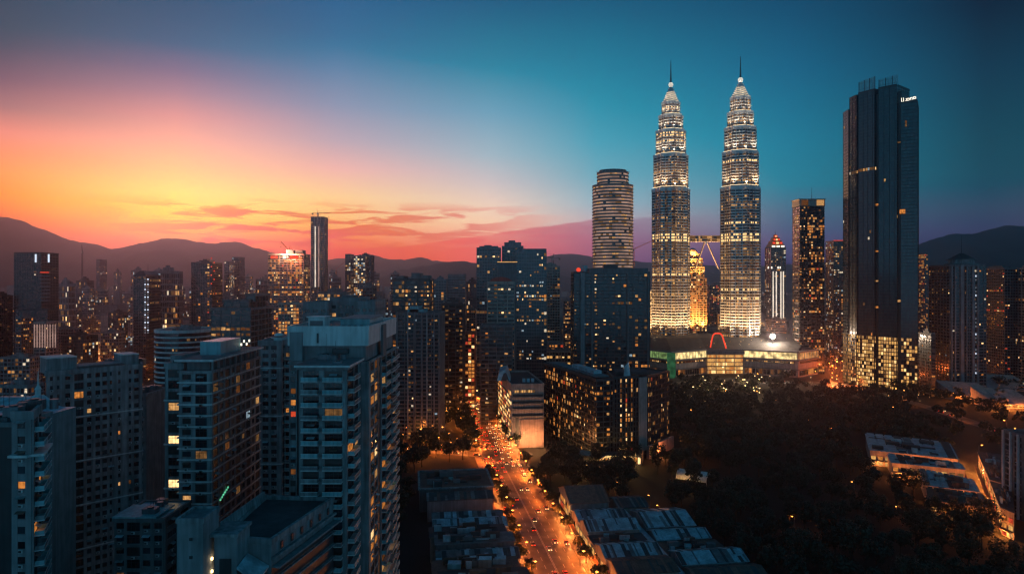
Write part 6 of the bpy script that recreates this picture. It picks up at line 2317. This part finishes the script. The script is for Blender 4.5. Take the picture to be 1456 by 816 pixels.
# ---- trees
def leaf_clumps(b, r, n, m, rx, rz, cz, per, size):
    for c in range(n):
        u = r.uniform(-1, 1)
        th = r.uniform(0, 6.283)
        q = (1 - u * u) ** .5
        k = r.uniform(.45, 1.0)
        cx_, cy_, cz_ = rx * k * q * math.cos(th), rx * k * q * math.sin(th), cz + rz * k * u * (1 if u > 0 else .65)
        cr = rx * r.uniform(.22, .42)
        mm = r.choice(m)
        for i in range(per):
            d = Vector((r.gauss(0, 1), r.gauss(0, 1), r.gauss(0, .75)))
            d = d.normalized() * cr * r.uniform(.55, 1.05)
            p = Vector((cx_, cy_, cz_)) + d
            nrm = (d.normalized() + Vector((r.uniform(-.6, .6), r.uniform(-.6, .6), r.uniform(-.2, .9)))).normalized()
            a = nrm.orthogonal().normalized() * size * r.uniform(.6, 1.3)
            w_ = nrm.cross(a).normalized() * size * r.uniform(.4, .9)
            b.face([tuple(p - a), tuple(p + w_), tuple(p + a), tuple(p - w_)], mm)


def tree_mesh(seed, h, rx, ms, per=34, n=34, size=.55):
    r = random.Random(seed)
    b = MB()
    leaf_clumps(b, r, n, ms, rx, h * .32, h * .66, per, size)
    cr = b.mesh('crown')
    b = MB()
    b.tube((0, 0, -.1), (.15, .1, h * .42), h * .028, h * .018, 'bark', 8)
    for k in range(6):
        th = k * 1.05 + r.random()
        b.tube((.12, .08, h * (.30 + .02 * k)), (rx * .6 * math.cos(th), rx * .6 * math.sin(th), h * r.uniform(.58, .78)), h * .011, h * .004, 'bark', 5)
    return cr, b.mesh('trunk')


TREES = [tree_mesh(1, 15, 6.5, ['leaf_dark', 'leaf_dark', 'leaf_mid']), tree_mesh(2, 12, 5.2, ['leaf_mid', 'leaf_dark', 'leaf_olive']), tree_mesh(3, 18, 7.2, ['leaf_dark', 'leaf_mid'], n=40),
         tree_mesh(4, 10, 4.2, ['leaf_olive', 'leaf_mid']), tree_mesh(5, 16, 4.6, ['leaf_dark'], n=30)]


def tree(x, y, k, s, rz, label, group):
    r_ = tag(link('tree', None, loc=(x, y, 0)), label, 'tree', group)
    r_.rotation_euler.z = rz
    r_.scale = (s, s, s * 1.0)
    link('crown', TREES[k][0], r_)
    link('trunk', TREES[k][1], r_)


def scatter(n, poly, dist, seed, have, m=4.5):
    r = random.Random(seed)
    x0, y0, x1, y1 = bbox(poly)
    out = []
    for _ in range(n * 14):
        p = (r.uniform(x0, x1), r.uniform(y0, y1))
        if inside(p, poly) and free(p, m) and all((p[0] - q[0]) ** 2 + (p[1] - q[1]) ** 2 > dist ** 2 for q in have + out):
            out.append(p)
            if len(out) >= n:
                break
    return out


spots = []
junction = scatter(16, pq(0, (1170, 556), (1204, 556), (1200, 506), (1172, 506)), 9, 4, spots, 2)
spots += junction
park = scatter(420, [(86, 262), (236, 262), (236, 380), (300, 460), (330, 560), (400, 700), (404, 765), (130, 760), (128, 560), (124, 500), (92, 470), (82, 380)], 8.8, 5, spots)
spots += park
west = scatter(64, [(-86, 262), (-50, 255), (-60, 470), (-84, 500), (-150, 520), (-150, 420), (-90, 330)], 8, 6, spots)
spots += west
mid = scatter(60, [(-190, 565), (-36, 565), (-60, 690), (-190, 690)], 9, 7, spots)
spots += mid
vill = scatter(34, [(10, 440), (66, 392), (80, 470), (60, 476), (30, 490), (2, 520)], 7, 8, spots, 3)
spots += vill
plaza = scatter(26, pq(0, (975, 566), (1100, 566), (1110, 547), (965, 547)), 11, 21, spots, 2)
spots += plaza
corner = scatter(22, [(-150, 486), (-62, 470), (-24, 500), (-24, 528), (-150, 545)], 7, 22, spots, 2)
spots += corner
ring = scatter(46, pq(0, (1225, 606), (1300, 618), (1400, 645), (1470, 672), (1470, 596), (1380, 566), (1300, 556), (1225, 556)), 9, 23, spots, 3)
spots += ring
town = scatter(60, [(-420, 430), (-190, 430), (-190, 640), (-420, 640)], 12, 9, spots)
spots += town
rr = random.Random(55)
ranked = []
for lst, lb, gp in ((junction, 'orange lit tree at the glowing junction beside the huge dark tower', 'trees of the glowing junction'), (plaza, 'lamp lit tree on the plaza before the golden mall entrance', 'trees of the mall plaza'), (corner, 'dark tree hemming the cross street west of the avenue', 'trees along the cross street'), (ring, 'dark tree along the ring road past the park', 'trees along the ring road'), (park, 'dark leafy tree of the unlit park below the mall', 'trees of the dark park'), (west, 'dark tree in the grove west of the avenue shophouses', 'trees west of the shophouses'), (mid, 'tree in the green strip below the ribbed apartments', 'trees below the ribbed apartments'), (vill, 'tree between the brown tiled house and the hotel forecourt', 'trees by the hotel forecourt'), (town, 'dark tree among the low roofs of the old town', 'trees of the old town')):
    ranked += [(math.hypot(*p), p, lb, gp) for p in lst]
for s in list(range(226, 470, 12)):
    for w_ in (-15.2, 15):
        p = st(s + rr.uniform(-3, 3), w_)
        ranked.append((math.hypot(*p), p, 'street tree on the kerb of the upper avenue', 'street trees on the upper avenue'))
for s, w_ in ((96, -11.5), (103, -10.2), (92, -10.8), (88, -8.5), (14, -14.8), (30, -15), (-8, -15), (-26, -14.5), (-36, -15.2), (2, -12.2), (44, -12.0), (58, -13), (70, -12.4), (118, -12), (132, -12.6), (146, -13), (160, -12), (-14, 14.6), (10, 14.4), (26, 15), (52, 14.6), (72, 14.4), (88, 15), (100, 14.2), (112, 15), (150, 15), (134, 15.2), (176, 15), (190, 15.4)):
    ranked.append((0, st(s, w_), 'small street tree standing in the orange light of the lower avenue', 'street trees on the lower avenue'))
ranked.sort()
for k, (d, p, lb, gp) in enumerate(ranked[:295]):
    small = 'street tree' in lb
    kk = rr.choice((1, 3)) if small else rr.choice((0, 0, 1, 2, 4))
    tree(p[0], p[1], kk, rr.uniform(.6, .85) if small else rr.uniform(.75, 1.15), rr.uniform(0, 6.28), lb, gp)
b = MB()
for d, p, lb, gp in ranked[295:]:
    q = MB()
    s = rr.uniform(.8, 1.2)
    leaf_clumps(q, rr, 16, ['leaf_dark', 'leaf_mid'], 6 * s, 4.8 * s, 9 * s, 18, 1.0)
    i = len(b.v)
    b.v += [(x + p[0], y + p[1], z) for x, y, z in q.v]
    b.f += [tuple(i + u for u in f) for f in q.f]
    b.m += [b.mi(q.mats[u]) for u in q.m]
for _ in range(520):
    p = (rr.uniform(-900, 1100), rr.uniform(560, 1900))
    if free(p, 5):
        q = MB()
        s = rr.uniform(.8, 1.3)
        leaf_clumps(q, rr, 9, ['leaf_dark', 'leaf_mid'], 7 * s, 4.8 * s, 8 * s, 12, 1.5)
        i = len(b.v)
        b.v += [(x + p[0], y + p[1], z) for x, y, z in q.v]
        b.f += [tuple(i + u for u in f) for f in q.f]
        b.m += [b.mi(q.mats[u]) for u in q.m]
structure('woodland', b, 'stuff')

# ---- the low city between and beyond the towers
PRO = []
rr = random.Random(31)
kinds = [('apartment_block', 'pale low apartment block in the hazy city below the mountains', 26, 16, 38, 'conc_grey', 'glass', .22, 'warm', (1.0, .3), (.6, .4, 1)),
         ('apartment_block', 'dim ribbed apartment slab in the hazy city', 40, 15, 52, 'conc_dark', 'dark', .20, 'warm', (.9, .3), (.5, .5, 1)),
         ('office_block', 'dark glass office block in the hazy city', 30, 26, 46, 'dark_metal', 'blue', .14, 'office', (.8, .2), (.3, .3, 1)),
         ('office_tower', 'slender hazy tower over the far roofs', 20, 20, 78, 'conc_grey', 'glass', .16, 'office', (1.0, .3), (.5, .4, 1)),
         ('row_house', 'low row of small houses with amber windows in the far city', 44, 12, 9, 'conc_warm', 'glass', .40, 'amber', (.8, .3), (.6, .3, 1)),
         ('warehouse', 'flat broad warehouse with few lights in the far city', 50, 34, 11, 'conc_grey', 'glass', .14, 'amber', (1.6, .3), (.6, .3, 1)),
         ('row_house', 'small brick house row with amber windows in the far city', 30, 12, 12, 'brick_wall', 'glass', .34, 'amber', (.9, .3), (.6, .3, 1)),
         ('office_block', 'brightly lit office block in the hazy city', 30, 18, 30, 'conc_warm', 'glass', .60, 'gold', (1.0, .3), (.5, .3, 1))]
for i, (nm, lb, w_, d_, h_, fr, gl, p_, pal, bd, pr) in enumerate(kinds):
    t = T(nm, lb, 'house' if 'house' in nm else 'building', (0, 3000), f'{lb.split(" in ")[0]}s' if i != 3 else 'slender hazy towers')
    q = rect(-w_ / 2, 3000 - d_ / 2, w_ / 2, 3000 + d_ / 2)
    block(t, q, 0, h_, 3.4, 3.2, gl, fr, Lit(200 + i, p_, pal), bd, pr, parapet=.8)
    if h_ > 20:
        clutter(t, q, h_, i, .4, 0, fr, 3)
    PRO.append((t.done(), w_, d_, h_))
    FOOT.pop()
first = set()
placed = []


def put_block(k, x, y, rz, sc):
    r_ = PRO[k][0]
    if k in first:
        r_ = copy_tree(r_)
    first.add(k)
    r_.location = (x, y, 0)
    r_.rotation_euler.z = rz
    r_.scale = sc


BOX = [(bbox(q), q) for q in FOOT]
cnt = 0
for _ in range(9000):
    if cnt >= 295:
        break
    zone = rr.random()
    if zone < .36:
        d = rr.uniform(440, 1000)
        px = rr.uniform(-20, 560) if rr.random() < .75 else rr.uniform(1180, 1480)
        if px > 1000 and d < 830:
            continue
        k = rr.choices(range(8), [3, 2, 1, 0, 8, 3, 7, .6])[0]
    else:
        d = rr.uniform(1000, 2900)
        px = rr.uniform(-30, 1490)
        if rr.random() < .45:
            px = rr.uniform(-30, 640)
        k = rr.choices(range(8), [6, 6, 5, 8, 2, 1, 1, 2])[0]
    x, y = X(px, d), d
    w_, d_, h_ = PRO[k][1:]
    top = HZ + (CAMZ - h_ * 1.3) * F / d
    if d < 1000 and k in (0, 1, 2, 3) and top < (436 if px < 560 and d > 620 else 474):
        continue
    if top < (380 if px < 640 or px > 1310 else 394) or (d < 1400 and top < (398 if px < 560 else 420)):
        continue
    rad = max(w_, d_) / 2
    if free((x, y), rad + 4) and all((x - a) ** 2 + (y - c) ** 2 > (rad + q + 3) ** 2 for a, c, q in placed):
        s = rr.uniform(.8, 1.25)
        put_block(k, x, y, rr.uniform(-.5, .5), (s, s, rr.uniform(.75, 1.45)))
        placed.append((x, y, rad))
        cnt += 1
# a row of taller hazy towers before the mountains
r = random.Random(91)
hz_n = 0
for _ in range(1500):
    if hz_n >= 58:
        break
    d = r.uniform(1150, 2500)
    px = r.uniform(85, 600) if r.random() < .72 else r.choice((r.uniform(640, 850), r.uniform(1310, 1450)))
    k = r.choices((0, 1, 2, 3), (2, 3, 3, 5))[0]
    x, y = X(px, d), d
    w_, d_, h_ = PRO[k][1:]
    rad = max(w_, d_) / 2
    if not (free((x, y), rad + 4) and all((x - a) ** 2 + (y - c) ** 2 > (rad + q + 3) ** 2 for a, c, q in placed)):
        continue
    zt = Z(r.uniform(383, 424) if px < 700 else r.uniform(392, 424), d)
    s = r.uniform(.7, 1.05)
    put_block(k, x, y, r.uniform(-.4, .4), (s, s, zt / h_))
    placed.append((x, y, rad))
    hz_n += 1
# everything farther out, too small and too many to count
b = MB()
r = random.Random(8)
LM = [MATS and n for n in ('room_warm', 'room_warm_bright', 'room_amber', 'room_white', 'room_gold')]
for k in range(2600):
    d = 1300 + 3900 * r.random() ** 1.3
    px = r.uniform(-120, 1580)
    x, y = X(px, d), d
    if d < 3300 and not (free((x, y), 22) and all((x - a) ** 2 + (y - c) ** 2 > (q + 22) ** 2 for a, c, q in placed)):
        continue
    w_, l_ = r.uniform(10, 34), r.uniform(10, 26)
    h = r.choice((8, 10, 14, 20, 28, 40, 55)) * r.uniform(.8, 1.3)
    if r.random() < .08 and d > 2200:
        h *= 2
    elif r.random() < .22 and d > 1700 and px < 700:
        h = r.uniform(55, 105)
        w_, l_ = r.uniform(9, 16), r.uniform(9, 15)
    b.box(x - w_, y - l_, 0, x + w_, y + l_, h, r.choice(('conc_grey', 'conc_dark', 'conc_warm', 'conc_dark')), 'roof_dark')
    for _q in range(r.choice((0, 1, 2, 3, 5))):
        u, z = r.uniform(-.9, .8), r.uniform(1, h - 2) if h > 4 else 2
        s = d / 1000 * .55
        b.box(x + u * w_, y - l_ - .5, z, x + u * w_ + s * r.uniform(.8, 2.4), y - l_ - .2, z + s * r.uniform(.7, 1.2), r.choice(LM))
structure('distant_city', b, 'stuff')
b = MB()
for k in range(1500):
    d = 700 + 4800 * r.random() ** 1.5
    px = r.uniform(-60, 1520)
    if d < 900 and 700 < px < 1200:
        continue
    s = d / 1000 * r.uniform(.25, .55)
    x, z = X(px, d), r.uniform(4, 11)
    b.box(x - s, d - s, z - s, x + s, d + s, z + s, r.choice(('lamp_orange', 'lamp_orange', 'lamp_warm', 'room_warm_bright', 'room_gold_bright', 'room_gold_bright', 'room_amber', 'lamp_red_dim')))
structure('city_lights', b, 'stuff')
